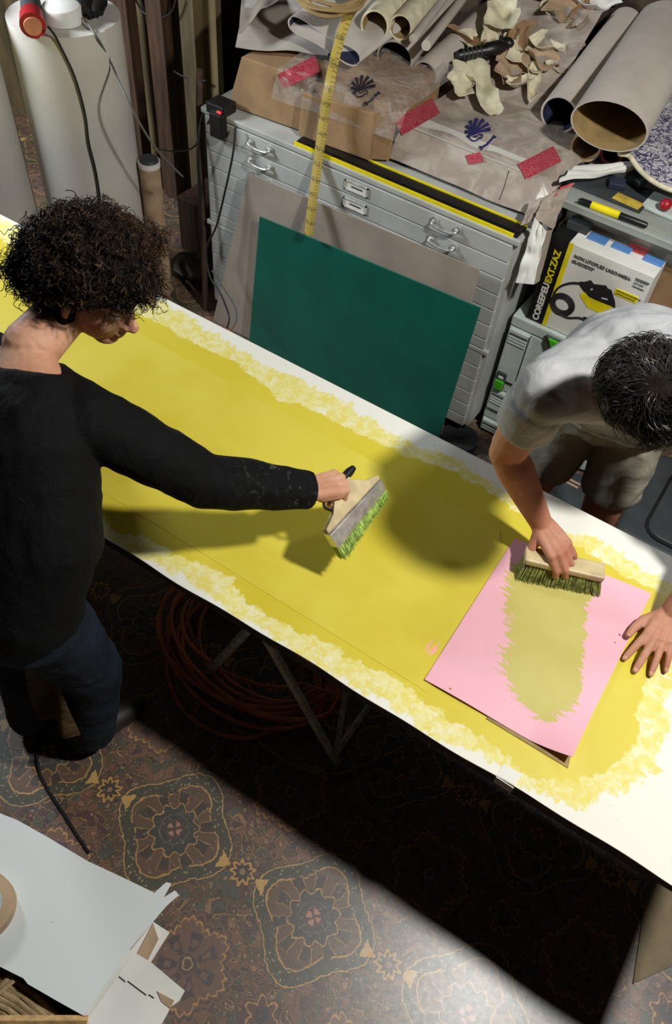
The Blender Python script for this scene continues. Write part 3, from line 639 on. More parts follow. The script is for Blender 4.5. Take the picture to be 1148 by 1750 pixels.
# clear film over carton and parcel back
def film(u, v):
    x = -1.86 + 0.52 * u; y = 2.505 + 0.05 * u + 0.46 * v
    z = 1.216 + 0.008 * noise.noise(V((x * 7, y * 8, 5))) - 0.10 * max(0, 1 - v / 0.10) ** 1.2
    if x > -1.37: k = min(1, (x + 1.37) / 0.22); z = z * (1 - k) + (PZ + 0.022 + 0.01 * noise.noise(V((x * 8, y * 8, 1))) - 0.07 * max(0, 1 - v / 0.2)) * k; y += 0.06 * k
    return V((x, y, z))
t = thing('plastic_film', 'crumpled clear plastic film with red tape spread over carton and parcel', 'plastic film', (-1.4, 2.8, 1.2))
mb = MB(); mb.sheet(film, 90, 40, 0.0006); mb.build('film', 'wrap', t, True)
def inv_film(x, y):
    z = 1.2; 
    for _ in range(30):
        p = P(x, y, z); u = min(max((p.x + 1.86) / 0.52, 0), 1); v = min(max((p.y - 2.505 - 0.05 * u) / 0.46, 0), 1); z += (film(u, v).z + 0.003 - z) * 0.4
    return P(x, y, z)
tape_strip('red_tape', (474, 130), (538, 98), (10, 26), inv_film, 'red_tape', '', t)
shell_mark(622, 148, 20, inv_film, 'dark_ink', t)

# flat stock at the back that the rolls rest on
mb = MB(); mb.box((-2.1, 3.235, CT), (-0.77, 3.45, CT + 0.09)); tag(mb.build('flat_carton_stack', 'card_tan', None, bevel=0.004), 'low brown carton lying across the back of the cabinet under the paper rolls', 'carton')
BYE = 3.70
def roll(name, x0, y0, z0, x1, y1, ro, ri, mat, label, matin=None, squash=1.0, liner=None, yend=3.70, group='paper rolls on the cabinet', along=None):
    a = P(x0, y0, z0); b = PY(x1, y1, yend) if along is None else a + along; mb = MB(); mb.pipe(a, b, ro, ri, 36, squash); k = 36
    t = None
    mi = [0] * len(mb.f)
    for i in range(2 * k, 3 * k): mi[i] = 1
    mb.mi = mi
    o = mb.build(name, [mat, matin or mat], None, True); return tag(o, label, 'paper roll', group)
roll('paper_roll', 725, 128, 1.18, 868, -2, 0.052, 0.045, 'roll_paper', 'slim white paper roll with a dark green core left of the torn scraps', 'blue_in')
mb = MB(); a = P(727, 130, 1.18); b = PY(868, -2, 3.70); mb.pipe(a + (b - a) * 0.02, b, 0.033, 0.029, 24); tag(mb.build('inner_paper_roll', 'roll_paper', None, True), 'thin white roll nested inside the slim white roll', 'paper roll')
roll('paper_roll', 640, 44, 1.325, 740, -90, 0.055, 0.047, 'cream_paper', 'cream roll with brown tube inside, beside the hanging yellow tape', 'card_in')
roll('paper_roll', 684, 47, 1.325, 778, -60, 0.046, 0.038, 'cream_paper', 'smaller cream tube right next to the upper cream roll', 'card_in')
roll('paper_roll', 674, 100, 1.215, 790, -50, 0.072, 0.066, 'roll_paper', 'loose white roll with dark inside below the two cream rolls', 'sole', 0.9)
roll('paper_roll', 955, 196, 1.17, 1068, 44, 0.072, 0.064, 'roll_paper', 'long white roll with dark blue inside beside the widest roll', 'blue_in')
roll('paper_roll', 1040, 216, 1.275, 1148, 42, 0.135, 0.129, 'roll_paper', 'widest white roll with yellowish inside at the top right', 'card_in', 0.62)
WD_ = (PY(1148, 42, 3.70) - P(1040, 216, 1.275)).normalized() * 0.42
roll('paper_roll', 1000, 252, 1.15, 1080, 120, 0.055, 0.047, 'card_tan', 'brown cardboard tube under the widest white roll', 'card', along=WD_)
roll('paper_roll', 1045, 263, 1.14, 1110, 150, 0.042, 0.032, 'pinkred', 'short tube with a dull red rim under the widest roll', 'sole', along=WD_)
for (x0, y0, x1, y1, w, lb) in ((728, 78, 812, -30, 0.018, 'thin white rod left of the slim roll, the lower of two'), (706, 66, 795, -50, 0.016, 'thin white rod left of the slim roll, the upper of two')):
    mb = MB(); mb.tube([P(x0, y0, 1.32), PY(x1, y1, 3.70)], w, 12); tag(mb.build('white_rod', 'roll_paper', None, True), lb, 'rod')
# white bag edge below the red tube
def sheet_thing(name, corners, mat, label, cat, th=0.0012, sag=0.0, wav=0.0, nu=16, nv=12, smooth=True, seed=0):
    a, b, c, d = [V(p) for p in corners]
    def fn(u, v):
        p = (a * (1 - u) + b * u) * (1 - v) + (d * (1 - u) + c * u) * v
        p.z += -sag * 4 * u * (1 - u) + wav * noise.noise(V((u * 3 + seed, v * 3, seed * 1.7))); return p
    mb = MB(); mb.sheet(fn, nu, nv, th); return tag(mb.build(name, mat, None, smooth), label, cat)
sheet_thing('folded_paper', [P(955, 312, 1.13), P(1078, 292, 1.13), P(1092, 280, 1.13), P(980, 290, 1.13)], 'white_paper', 'folded white paper jutting out under the brown and red tubes', 'paper', 0.012, 0.0, 0.01)
# flattened roll with dark blue inside, left
def flatroll():
    t = thing('flattened_roll', 'half flattened sheet of white paper with dark blue inside, left of the hanging tape', 'paper roll', P(500, 60, 1.25))
    def prof(s):                    # closed loop of a flattened roll: image-like oval in X-Z
        a = s * 2 * math.pi; x = math.cos(a) * 0.17; z = math.sin(a) * (0.007 + 0.040 * math.cos(a) ** 2)
        return x, z
    c0 = P(552, 70, 1.28); 
    def fn(u, v):
        x, z = prof(u); return V((c0.x + x + 0.02 * v, c0.y + 0.03 * math.sin(u * 6) + v * 0.42 - 0.05 * x, c0.z + z + 0.06 * v - x * 0.12))
    mb = MB(); mb.sheet(fn, 60, 10, 0.002); mb.build('outer_sheet', 'roll_paper', t, True)
    mb = MB(); mb.sheet(lambda u, v: (lambda p: V((c0.x + (p.x - c0.x) * 0.965, p.y + 0.004, c0.z + (p.z - c0.z) * 0.86)))(fn(u, v * 0.9)), 60, 6, 0.0008); mb.build('blue_lining', 'blue_in', t, True)
flatroll()
sheet_thing('white_sheet', [P(402, 78, 1.225), P(560, 92, 1.225), PY(600, -10, 3.2), PY(430, -40, 3.4)], 'roll_paper', 'loose white sheet under the flattened roll at the left end of the cabinet', 'paper', 0.002, 0, 0.02, seed=2)
sheet_thing('brown_sheet', [P(408, 60, 1.26), P(452, 14, 1.27), PY(520, -30, 3.5), PY(415, -30, 3.5)], 'grey_board', 'dull brown paper lying on the white sheet at the far left of the cabinet', 'paper', 0.002, 0, 0.02, seed=4)
# coil of brown cord
mb = MB(); c = P(560, -8, 1.40)
for k in range(7):
    r = 0.085 + 0.009 * (k % 3); pts = [c + V((math.cos(a) * r * 1.25 + 0.004 * k, math.sin(a) * r, 0.012 * (k // 3) + 0.006 * math.sin(a * 3 + k) + 0.25 * math.sin(a) * r)) for a in [i * 2 * math.pi / 28 for i in range(29)]]
    mb.tube(pts, 0.007, 6)
tag(mb.build('cord_coil', 'card_in', None, True), 'coil of brown cord behind the hanging yellow tape at the top edge', 'cord')
# hanging yellow measuring tape
pts = [P(640, -40, 1.42), P(612, 2, 1.40), P(590, 40, 1.36), PY(574, 92, 2.62), PY(563, 145, 2.51), PY(553, 205, 2.485), PY(543, 280, 2.44), PY(534, 345, 2.39), PY(527, 402, 2.355)]
pts = curve_pts(pts, 6); mb = MB(); n = len(pts)
def tp(u, v):
    f = u * (n - 1); i = min(int(f), n - 2); p = pts[i].lerp(pts[i + 1], f - i); return p + V((0.040 * (v - 0.5), -0.003 * math.sin(v * 3.14), 0.004 * (v - 0.5)))
mb.sheet(tp, 80, 6, 0.0016); o = tag(mb.build('measuring_tape', 'ruler', None, True), 'yellow measuring tape with black marks hanging down over the cabinet front', 'measuring tape')
base = o.location.z; H = max(p.z for p in pts) - base
set_attr(o, 'along', lambda p: (p.z - base) * 1.0); xs = {}
set_attr(o, 'across', lambda p: 0.8 if True else 0)
aa = o.data.attributes['across'].data
for k, a in enumerate(aa): a.value = ((k % (81 * 7)) % 7) / 6

# torn paper scraps, handle
WA, WB, WC, WD = P(770, 190, 1.105), P(930, 195, 1.105), PY(1030, 20, 3.6), PY(850, -10, 3.6)
WN = (WB - WA).cross(WD - WA).normalized()
def on_wrap(px, py, lift=0.0):
    d = ray(px, py); p = CAM + d * ((WA - CAM).dot(WN) / d.dot(WN)); return p + V((0, -0.4, 0.9)) * lift
def scrap(px, py, z, w, d, mat, label, seed, th=0.002, curl=0.035):
    r = random.Random(seed); w *= 1.5; d *= 1.5; c = on_wrap(px, py, 0.012 + max(0, z - 1.13) * 0.4); n = 26; rad = []; sl = -WN.y / WN.z; sx = -WN.x / WN.z
    for i in range(n):
        rad.append(0.75 + 0.45 * noise.noise(V((math.cos(i * 6.283 / n) * 1.6, math.sin(i * 6.283 / n) * 1.6, seed * 3.3))) + r.uniform(-0.06, 0.06))
    rot = r.uniform(0, 3.14)
    def fn(u, v):
        a = u * 2 * math.pi; R = rad[int(u * n) % n] * v; x = math.cos(a) * R * w; y = math.sin(a) * R * d
        X = x * math.cos(rot) - y * math.sin(rot); Y = x * math.sin(rot) + y * math.cos(rot)
        return V((c.x + X, c.y + Y, c.z + Y * sl + X * sx + curl * (noise.noise(V((X * 14, Y * 14, seed))) + 0.6) + curl * 0.8 * v * v))
    mb = MB(); mb.sheet(fn, n, 8, th); return tag(mb.build('paper_scrap', mat, None, True), label, 'paper scrap', 'torn scraps of paper on the cabinet')
scrap(905, 115, 1.15, 0.10, 0.09, 'cream_paper', 'crumpled cream scrap in the middle of the torn paper heap', 1)
scrap(850, 60, 1.25, 0.09, 0.06, 'cream_paper', 'cream scrap at the far left of the torn paper heap', 2)
scrap(940, 95, 1.17, 0.06, 0.10, 'cream_paper', 'long cream scrap right of the crumpled middle one', 3)
scrap(880, 95, 1.18, 0.06, 0.035, 'card', 'brown scrap curled beside the black grip', 4)
scrap(985, 66, 1.24, 0.03, 0.08, 'card', 'narrow brown scrap at the right end of the torn paper heap', 5)
scrap(820, 165, 1.13, 0.13, 0.045, 'cream_paper', 'flat cream strip nearest the front of the torn paper heap', 6)
scrap(785, 160, 1.14, 0.05, 0.06, 'cream_paper', 'small cream scrap under the left end of the black grip', 7)
scrap(960, 52, 1.25, 0.10, 0.05, 'card_tan', 'tan scrap near the wall behind the torn paper heap', 8)
scrap(905, 160, 1.13, 0.07, 0.03, 'cream_paper', 'thin cream curl right of the front strip', 9)
scrap(870, 140, 1.13, 0.09, 0.06, 'card_tan', 'tan paper lying under the black grip', 10)
scrap(1010, 42, 1.30, 0.12, 0.05, 'white_paper', 'white sheet end beside the long white roll near the wall', 11)
r3 = random.Random(4)
places = ['left of the crumpled middle one', 'behind the black grip', 'beside the long white roll', 'at the back near the wall', 'over the brown curl', 'close to the dark blue lined roll', 'between front strip and middle heap', 'on top of the middle heap', 'at the left behind the brown curl', 'low beside the slim roll']
for i, (px, py) in enumerate(((865, 95), (835, 85), (975, 100), (940, 35), (905, 75), (960, 140), (880, 165), (925, 130), (815, 95), (790, 85))):
    scrap(px, py, 1.13 + 0.012 * (i % 4), r3.uniform(0.045, 0.075), r3.uniform(0.025, 0.055), ('cream_paper', 'cream_paper', 'card_tan', 'cream_paper', 'card')[i % 5], ('cream', 'cream', 'tan', 'cream', 'brown')[i % 5] + ' torn scrap ' + places[i], 30 + i)
sheet_thing('tan_wrapping', [WA, WB, WC, WD], 'wrapped', 'brownish wrapping paper spread under the torn scraps', 'paper', 0.002, 0, 0.02, seed=9)
t = thing('black_grip', 'black ribbed plastic grip lying on the torn paper', 'grip', on_wrap(820, 118, 0.07))
a, b = on_wrap(782, 122, 0.075), on_wrap(862, 106, 0.075)
mb = MB(); mb.tube([a, a.lerp(b, 0.05), a.lerp(b, 0.55), a.lerp(b, 0.62), a.lerp(b, 0.85), b], [0.017, 0.021, 0.020, 0.027, 0.029, 0.016], 14); mb.build('grip', 'black', t, True)
for k in range(5):
    p = a.lerp(b, 0.08 + 0.09 * k); mb = MB(); mb.tube([p, p + (b - a).normalized() * 0.006], 0.0228, 14); mb.build('rib', 'dark_grey', t, True)
mb = MB(); c = b + V((0.0, 0.01, 0.012)); mb.ball(c, (0.03, 0.022, 0.02)); mb.build('head', 'black', t, True)

# power strip with red switch on the cabinet's left corner
c = PY(381, 200, 2.46); t = thing('power_strip', 'black power block with a glowing red switch at the left cabinet corner', 'power strip', (c.x, 2.48, CT))
mb = MB(); mb.obox((c.x - 0.02, 2.475, CT + 0.022), (0.045, 0, 0), (0, 0.04, 0), (0, 0, 0.022)); mb.obox((c.x - 0.005, 2.435, CT - 0.03), (0.032, 0, 0), (0, 0.018, 0), (0, 0, 0.05)); mb.build('housing', 'black', t, bevel=0.006)
mb = MB(); mb.obox((c.x + 0.003, 2.435, CT + 0.0225), (0.009, 0, 0), (0, 0.006, 0), (0, 0, 0.003)); mb.build('switch', 'lit_red', t, bevel=0.001)

# ------------------------------------------------------------------ tool cases, boxes and bin right of the cabinet
FX = -0.742; FY = 2.575
def tool_case(z0, z1, label, latch=True, handle=False):
    t = thing('tool_case', label, 'tool case', (FX + 0.2, FY + 0.15, z0), 0, 'stacked grey tool cases')
    W, D = 0.41, 0.30; H = z1 - z0
    MB().box((FX, FY, z0 + 0.004), (FX + W, FY + D, z1 - 0.05)).build('body', 'case_grey', t, bevel=0.006)
    MB().box((FX, FY - 0.002, z1 - 0.047), (FX + W, FY + D, z1)).build('lid', 'case_grey', t, bevel=0.006)
    for x in (FX + 0.006, FX + W - 0.10):
        c = MB().box((x, FY - 0.014, z0 + 0.012), (x + 0.092, FY + 0.002, z1 - 0.055)).build('side_column', 'case_grey', t, bevel=0.004)
        k = 4
        for i in range(k):
            zz = z1 - 0.075 - i * 0.014
            if zz > z0 + 0.02: MB().box((x + 0.008, FY - 0.018, zz), (x + 0.084, FY - 0.012, zz + 0.005)).build('rib', 'case_dark' if i == 0 else 'case_grey', c)
        MB().box((x + 0.088, FY - 0.016, z0 + 0.012), (x + 0.0915, FY + 0.003, z1 - 0.055)).build('groove', 'case_dark', c)
    if latch:
        l = MB().box((FX + 0.012, FY - 0.022, z0 - 0.045), (FX + 0.055, FY - 0.010, z0 + 0.052)).build('latch', 'case_dark', t, bevel=0.004)
        MB().box((FX + 0.014, FY - 0.030, z0 - 0.038), (FX + 0.053, FY - 0.016, z0 + 0.012)).build('latch_tab', 'lime', l, bevel=0.005)
        MB().box((FX + 0.022, FY - 0.027, z0 + 0.022), (FX + 0.045, FY - 0.018, z0 + 0.034)).build('latch_hook', 'case_grey', l, bevel=0.002)
    if handle:
        MB().prism([(-0.075, 0), (0.075, 0), (0.045, -0.055), (0.025, -0.07), (-0.025, -0.07), (-0.045, -0.055)], (1, 0, 0), (0, 0, 1), (FX + W / 2 + 0.02, FY - 0.004, z1 - 0.012), (0, -0.012, 0)).build('handle_rim', 'case_dark', t, bevel=0.004)
        MB().prism([(-0.062, 0), (0.062, 0), (0.036, -0.046), (0.02, -0.058), (-0.02, -0.058), (-0.036, -0.046)], (1, 0, 0), (0, 0, 1), (FX + W / 2 + 0.02, FY - 0.016, z1 - 0.012), (0, -0.012, 0)).build('handle', 'lime', t, bevel=0.005)
tool_case(0.305, 0.625, 'tall light grey tool case with green latch and green handle, topmost of its stack', True, True)
tool_case(0.13, 0.300, 'light grey tool case with ribbed corner, second in its stack', False)
tool_case(0.0, 0.125, 'flat grey tool case standing on the floor at the bottom of its stack', False)
# printed tool box
BX0, BX1, BZ0, BZ1, BY = -0.692, -0.312, 0.628, 0.988, 2.59
t = thing('printed_box', 'white, black and yellow printed power tool box standing on the tool cases', 'box', ((BX0 + BX1) / 2, BY + 0.06, BZ0))
mb = MB(); mb.box((BX0, BY, BZ0), (BX1, BY + 0.12, BZ1)); mb.build('carton', 'white_paper', t, bevel=0.002)
mb = MB(); mb.box((BX0 - 0.001, BY - 0.001, BZ0 - 0.0), (BX0 + 0.066, BY + 0.121, BZ1 + 0.001)); mb.build('black_panel', 'black', t)
mb = MB(); mb.box((BX0 + 0.066, BY - 0.0012, BZ0), (BX0 + 0.083, BY, BZ1 + 0.0008)); mb.build('yellow_stripe', 'yellow', t)
fx = V((1, 0, 0)); fz = V((0, 0, 1))
def on_face(name, txt, size, x, z, mat, X=fx, Y=fz, **k): return link(name, text_mesh(txt, size, (x, BY - 0.0022, z), X, Y, **k), mat, t)
on_face('lettering', 'COREEBEU', 0.034, BX0 + 0.046, BZ0 + 0.008, 'white_paper', fz, -fx, bold=0.0012)
on_face('lettering', 'EXT.ZAZ', 0.034, BX0 + 0.048, BZ0 + 0.178, 'yellow', fz, -fx, bold=0.0012)
on_face('lettering', 'NON LITOPUID UIGOAMIEA', 0.0165, BX0 + 0.098, BZ1 - 0.045, 'grey_print', bold=0.0006)
on_face('lettering', 'GUGOIDRP', 0.0165, BX0 + 0.096, BZ1 - 0.066, 'grey_print', bold=0.0006)
on_face('lettering', 'BOODF', 0.014, BX1 - 0.056, BZ1 - 0.035, 'grey_print', bold=0.0006)
on_face('lettering', 'GP-YDR', 0.010, BX1 - 0.057, BZ1 - 0.049, 'grey_print'); on_face('lettering', 'PDIMDGO', 0.009, BX1 - 0.057, BZ1 - 0.062, 'grey_print')
mb = MB(); mb.box((BX1 - 0.105, BY - 0.0018, BZ1 - 0.118), (BX1 - 0.022, BY, BZ1 - 0.092)); mb.build('yellow_badge', 'yellow', t, bevel=0.0)
on_face('lettering', 'DPDODODOPODRY O', 0.0088, BX1 - 0.102, BZ1 - 0.1025, 'ink'); on_face('lettering', 'GPPDPOODPDOD', 0.0088, BX1 - 0.102, BZ1 - 0.1135, 'ink')
def face_poly(name, pts, mat, d=0.0014): # points in front face coordinates (metres from the lower left corner)
    mb = MB(); mb.prism(pts, fx, fz, (BX0, BY - 0.0006 - d, BZ0), (0, d, 0)); return mb.build(name, mat, t)
face_poly('picture_machine', [(0.162, 0.190), (0.185, 0.21), (0.20, 0.215), (0.285, 0.196), (0.283, 0.172), (0.272, 0.148), (0.205, 0.150), (0.170, 0.178)], 'yellow', 0.0010)
face_poly('picture_machine', [(0.148, 0.236), (0.162, 0.241), (0.182, 0.258), (0.196, 0.248), (0.240, 0.262), (0.247, 0.254), (0.262, 0.254), (0.290, 0.215), (0.298, 0.195), (0.22, 0.192), (0.196, 0.194), (0.164, 0.212), (0.148, 0.224)], 'ink', 0.0016)
face_poly('picture_machine', [(0.193, 0.228), (0.201, 0.230), (0.199, 0.223), (0.192, 0.222)], 'white_paper', 0.0020); face_poly('picture_machine', [(0.24, 0.212), (0.262, 0.216), (0.262, 0.211), (0.24, 0.207)], 'white_paper', 0.0020)
mb = MB()
def fp(x, z): return V((BX0 + x, BY - 0.0012, BZ0 + z))
mb.tube(curve_pts([fp(0.15, 0.229), fp(0.12, 0.216), fp(0.09, 0.19), fp(0.075, 0.16), fp(0.074, 0.135)], 6), [(0.0045, 0.0045)] * 25, 6)
for k in range(5): mb.tube([fp(0.115 + 0.0 + math.cos(a) * (0.030 + 0.004 * k), 0.118 + math.sin(a) * (0.026 + 0.0045 * k)) for a in [i * 2 * math.pi / 30 for i in range(31)]], 0.0034, 6)
mb.tube(curve_pts([fp(0.11, 0.080), fp(0.15, 0.076), fp(0.19, 0.095), fp(0.215, 0.098)], 6), 0.0042, 6)
o = mb.build('picture_hose', 'ink', t)
o.data.transform(Matrix.Translation((0, 0, 0)))
face_poly('picture_nozzle', [(0.205, 0.108), (0.305, 0.128), (0.303, 0.120), (0.272, 0.106), (0.262, 0.078), (0.238, 0.062), (0.222, 0.088), (0.205, 0.092)], 'ink', 0.0016)
# brown carton behind, translucent bin on it
mb = MB(); mb.box((-0.72, 2.725, 0.632), (-0.10, 3.20, 0.955)); tag(mb.build('brown_carton', 'card', None, bevel=0.004), 'brown carton behind the printed box, under the translucent bin', 'carton')
mb = MB(); mb.box((-0.30, 2.70, 0.0), (-0.02, 3.20, 0.62)); tag(mb.build('brown_carton', 'card', None, bevel=0.004), 'tall brown carton on the floor right of the tool cases, behind the man', 'carton')
t = thing('storage_bin', 'translucent plastic bin with lid on the tall carton, pieces of blue tape inside', 'bin', (-0.42, 2.95, 0.957))
bx0, bx1, by0, by1, bz0, bz1 = -0.725, -0.14, 2.66, 3.12, 0.957, 1.085
mb = MB(); mb.sheet(lambda u, v: (bx0 + 0.02 + (bx1 - bx0 - 0.04) * u, by0 + 0.09 + (by1 - by0 - 0.1) * v, bz0), 2, 2, 0.003)
for a, b in (((bx0 + 0.02, by0 + 0.09), (bx1 - 0.02, by0 + 0.09)), ((bx1 - 0.02, by0 + 0.09), (bx1 - 0.02, by1)), ((bx1 - 0.02, by1), (bx0 + 0.02, by1)), ((bx0 + 0.02, by1), (bx0 + 0.02, by0 + 0.09))):
    A, B = V((*a, bz0)), V((*b, bz0)); out = (B - A).cross(V((0, 0, 1))).normalized() * 0.02
    mb.sheet(lambda u, v, A=A, B=B, out=out: A.lerp(B, u) + out * v * (2.2 if abs(out.y) > 0.01 and out.y < 0 else 0.6) + V((0, 0, (bz1 - bz0 - 0.01) * v)), 6, 2, 0.002)
mb.build('tub', 'bin', t)
mb = MB(); mb.box((bx0 - 0.004, by0 - 0.004, bz1 - 0.008), (bx1 + 0.004, by1 + 0.01, bz1)); mb.build('lid', 'bin', t, bevel=0.004)
for lo, hi in (((bx0 - 0.012, by0 - 0.014), (bx1 + 0.012, by0)), ((bx0 - 0.012, by1), (bx1 + 0.012, by1 + 0.014)), ((bx0 - 0.012, by0), (bx0, by1)), ((bx1, by0), (bx1 + 0.012, by1))):
    MB().box((*lo, bz1 - 0.022), (*hi, bz1 + 0.006)).build('rim', 'bin', t, bevel=0.004)
def bin_item(px, py, z, w, d, h, mat, name, label, rz=0.0, cat='box'):
    c = P(px, py, z); X = V((math.cos(rz), math.sin(rz), 0)) * w / 2; Y = V((-math.sin(rz), math.cos(rz), 0)) * d / 2
    mb = MB(); mb.obox(c + V((0, 0, h / 2)), X, Y, V((0, 0, h / 2))); return tag(mb.build(name, mat, None, bevel=min(0.003, h / 4)), label, cat)
bin_item(1018, 418, 0.965, 0.07, 0.05, 0.028, 'blue_tape', 'tape_piece', 'blue tape piece at the left inside the translucent bin', cat='tape')
bin_item(1058, 434, 0.965, 0.07, 0.04, 0.028, 'blue_tape', 'tape_piece', 'blue tape piece in the middle inside the translucent bin', cat='tape')
bin_item(1112, 456, 0.965, 0.07, 0.04, 0.03, 'blue_tape', 'tape_piece', 'blue tape piece at the right inside the translucent bin', cat='tape')
bin_item(1085, 436, 0.965, 0.07, 0.05, 0.025, 'pinkred', 'foam_block', 'dull pink block between the blue tapes in the bin', cat='block')
bin_item(985, 400, 0.965, 0.08, 0.05, 0.05, 'dark_grey', 'dark_block', 'dark blue-grey block at the left end inside the bin', cat='block')
bin_item(1045, 392, 0.965, 0.22, 0.06, 0.05, 'card', 'cardboard_piece', 'brown cardboard strip inside the bin behind the blue tapes', 0.02, 'card')
bin_item(1110, 415, 0.965, 0.16, 0.06, 0.05, 'cream_paper', 'cream_piece', 'cream paper block inside the bin at its right', 0.0, 'card')
bin_item(1138, 428, 1.0, 0.05, 0.03, 0.05, 'dark_grey', 'bin_clip', 'grey clip at the right end of the bin', 0, 'clip')
# things on the lid
LZ = bz1 + 0.0
t = thing('marker_pen', 'black and yellow marker pen lying on the bin lid', 'marker', P(1045, 362, LZ))
a, b = P(988, 342, LZ + 0.016), P(1106, 386, LZ + 0.014); d = b - a
MB().tube([a, a + d * 0.04, a + d * 0.24], [0.006, 0.011, 0.012], 12).build('cap', 'black', t, True); MB().tube([a + d * 0.19, a + d * 0.60], [0.0135, 0.0135], 14).build('barrel', 'yellow', t, True); MB().tube([a + d * 0.60, a + d * 0.97, b], [0.0115, 0.0105, 0.007], 12).build('end', 'black', t, True)
bin_item(1040, 322, LZ + 0.001, 0.30, 0.16, 0.010, 'dark_grey', 'grey_folder', 'flat dark grey folder on the bin lid', -0.02, 'folder')
bin_item(1072, 345, LZ + 0.012, 0.10, 0.045, 0.006, 'tape_yellow', 'yellow_label', 'dull yellow plastic piece on the grey folder', -0.1, 'label')
bin_item(1052, 318, LZ + 0.012, 0.06, 0.05, 0.02, 'blue_in', 'dark_blue_block', 'small dark blue block on the grey folder', 0.4, 'block')
bin_item(1085, 312, LZ + 0.012, 0.07, 0.05, 0.025, 'case_dark', 'clear_case', 'small grey case right of the dark blue block on the folder', -0.3, 'case')
bin_item(1150, 362, LZ + 0.001, 0.20, 0.12, 0.012, 'case_grey', 'pale_plastic_tray', 'pale grey plastic tray at the right end of the bin lid', -0.05, 'tray')
t = thing('red_ball', 'glossy red ball on the pale tray at the right frame edge', 'ball', P(1138, 352, LZ + 0.013)); MB().ball(P(1137, 350, LZ + 0.035), 0.021, 12, 18).build('ball', 'red', t, True)
# floral padded board
c = P(1150, 235, 1.20)
def board_outline():
    pts = []
    for (x, y) in ((1060, 258), (1078, 262), (1095, 285), (1120, 306), (1150, 320), (1185, 325), (1235, 300), (1240, 220), (1200, 150), (1150, 150), (1110, 200)): p = P(x, y, 1.19); pts.append((p.x, p.y))
    return pts
t = thing('floral_ironing_board', 'padded board with navy floral cover and pale rim beside the widest roll', 'ironing board', c)
poly = [(p.x, p.y) for p in curve_pts([V((x, y, 0)) for x, y in board_outline() + board_outline()[:1]], 5)][:-1]
MB().prism(poly, (1, 0, 0), (0, 1, 0), (0, 0, 1.172), (0, 0, 0.014)).build('cover', 'floral', t, bevel=0.004)
mb = MB(); mb.tube([V((x, y, 1.179)) for x, y in poly] + [V((*poly[0], 1.179))], 0.0085, 8); mb.build('rim', 'cream_paper', t, True)
mb = MB(); mb.box((c.x - 0.1, c.y - 0.12, 1.087 + 0.013), (c.x + 0.1, c.y + 0.1, 1.172)); mb.build('support', 'dark_grey', t)
# white paper bag hanging over the cabinet's right end
t = thing('paper_bag', 'crumpled white paper bag hanging over the right end of the cabinet', 'bag', P(905, 430, 0.95))
def quad_fn(c4, seed, w):
    a, b, c, d = [V(p) for p in c4]
    return lambda u, v: (a * (1 - u) + b * u) * (1 - v) + (d * (1 - u) + c * u) * v + V((0, -0.8, 0.6)) * (w * noise.noise(V((u * 4 + seed, v * 5, seed))))
MB().sheet(quad_fn([PY(881, 483, 2.44), PY(912, 486, 2.44), PY(933, 395, 2.50), PY(914, 372, 2.50)], 1, 0.012), 12, 20, 0.002).build('white_flap', 'white_paper', t, True)
MB().sheet(quad_fn([PY(912, 486, 2.45), PY(921, 480, 2.50), PY(944, 392, 2.58), PY(933, 395, 2.505)], 3, 0.012), 8, 20, 0.002).build('side_fold', 'grey_board', t, True)
MB().sheet(quad_fn([PY(913, 374, 2.50), PY(944, 392, 2.585), PY(975, 318, 2.66), PY(930, 335, 2.62)], 5, 0.02), 14, 16, 0.002).build('upper_fold', 'grey_board', t, True)
MB().sheet(quad_fn([PY(936, 350, 2.60), PY(952, 352, 2.62), PY(982, 312, 2.68), PY(958, 320, 2.66)], 7, 0.004), 8, 8, 0.002).build('red_print', 'pinkred', t, True)
MB().sheet(quad_fn([PY(890, 386, 2.475), PY(905, 380, 2.51), PY(935, 335, 2.62), PY(905, 345, 2.60)], 9, 0.016), 8, 8, 0.002).build('corner_fold', 'wrapped', t, True)

# ------------------------------------------------------------------ far left: foam rolls, tube, lamp, cables
def upright_roll(name, x, y, r, h, mat, label, lean=(0, 0), layers=True, seam=True):
    t = thing(name, label, 'roll', (x, y, 0), 0, 'tall white rolls standing behind the table') 
    mb = MB(); n = 56; vs = []
    for k in range(2):
        for i in range(n + 1):
            a = i / n * 2 * math.pi; R = r * (1 + 0.035 * i / n + 0.02 * math.sin(a * 2)); vs.append(V((x + math.cos(a) * R + lean[0] * k, y + math.sin(a) * R + lean[1] * k, h * k)))
    m = n + 1; fs = [(i, i + 1, m + i + 1, m + i) for i in range(n)] + [(n, 0, m, m + n), tuple(range(n, -1, -1)), tuple(m + i for i in range(n + 1))]
    mb.add(vs, fs); mb.build('wrapping', mat, t, True)
    mb = MB(); mb.pipe((x + lean[0], y + lean[1], h - 0.01), (x + lean[0], y + lean[1], h + 0.004), r * 0.45, r * 0.40, 24); mb.build('core', 'card_tan', t, True)
    return t
upright_roll('foam_roll', -2.69, 2.30, 0.205, 1.235, 'foam', 'widest tall white roll standing behind the table, a red lamp on top')
upright_roll('foam_roll', -3.02, 2.02, 0.16, 1.30, 'foam', 'tall white roll left of the widest one, at the frame edge', (-0.02, 0))
upright_roll('foam_roll', -3.0, 1.755, 0.085, 0.86, 'foam', 'short white roll at the far left right behind the table edge')
t = thing('mailing_tube', 'brown cardboard tube with dark cap standing beside the white roll', 'tube', (-2.46, 2.43, 0))
mb = MB(); mb.tube([(-2.46, 2.43, 0), (-2.46, 2.43, 0.66)], 0.046, 28); mb.build('tube', 'card_tan', t, True)
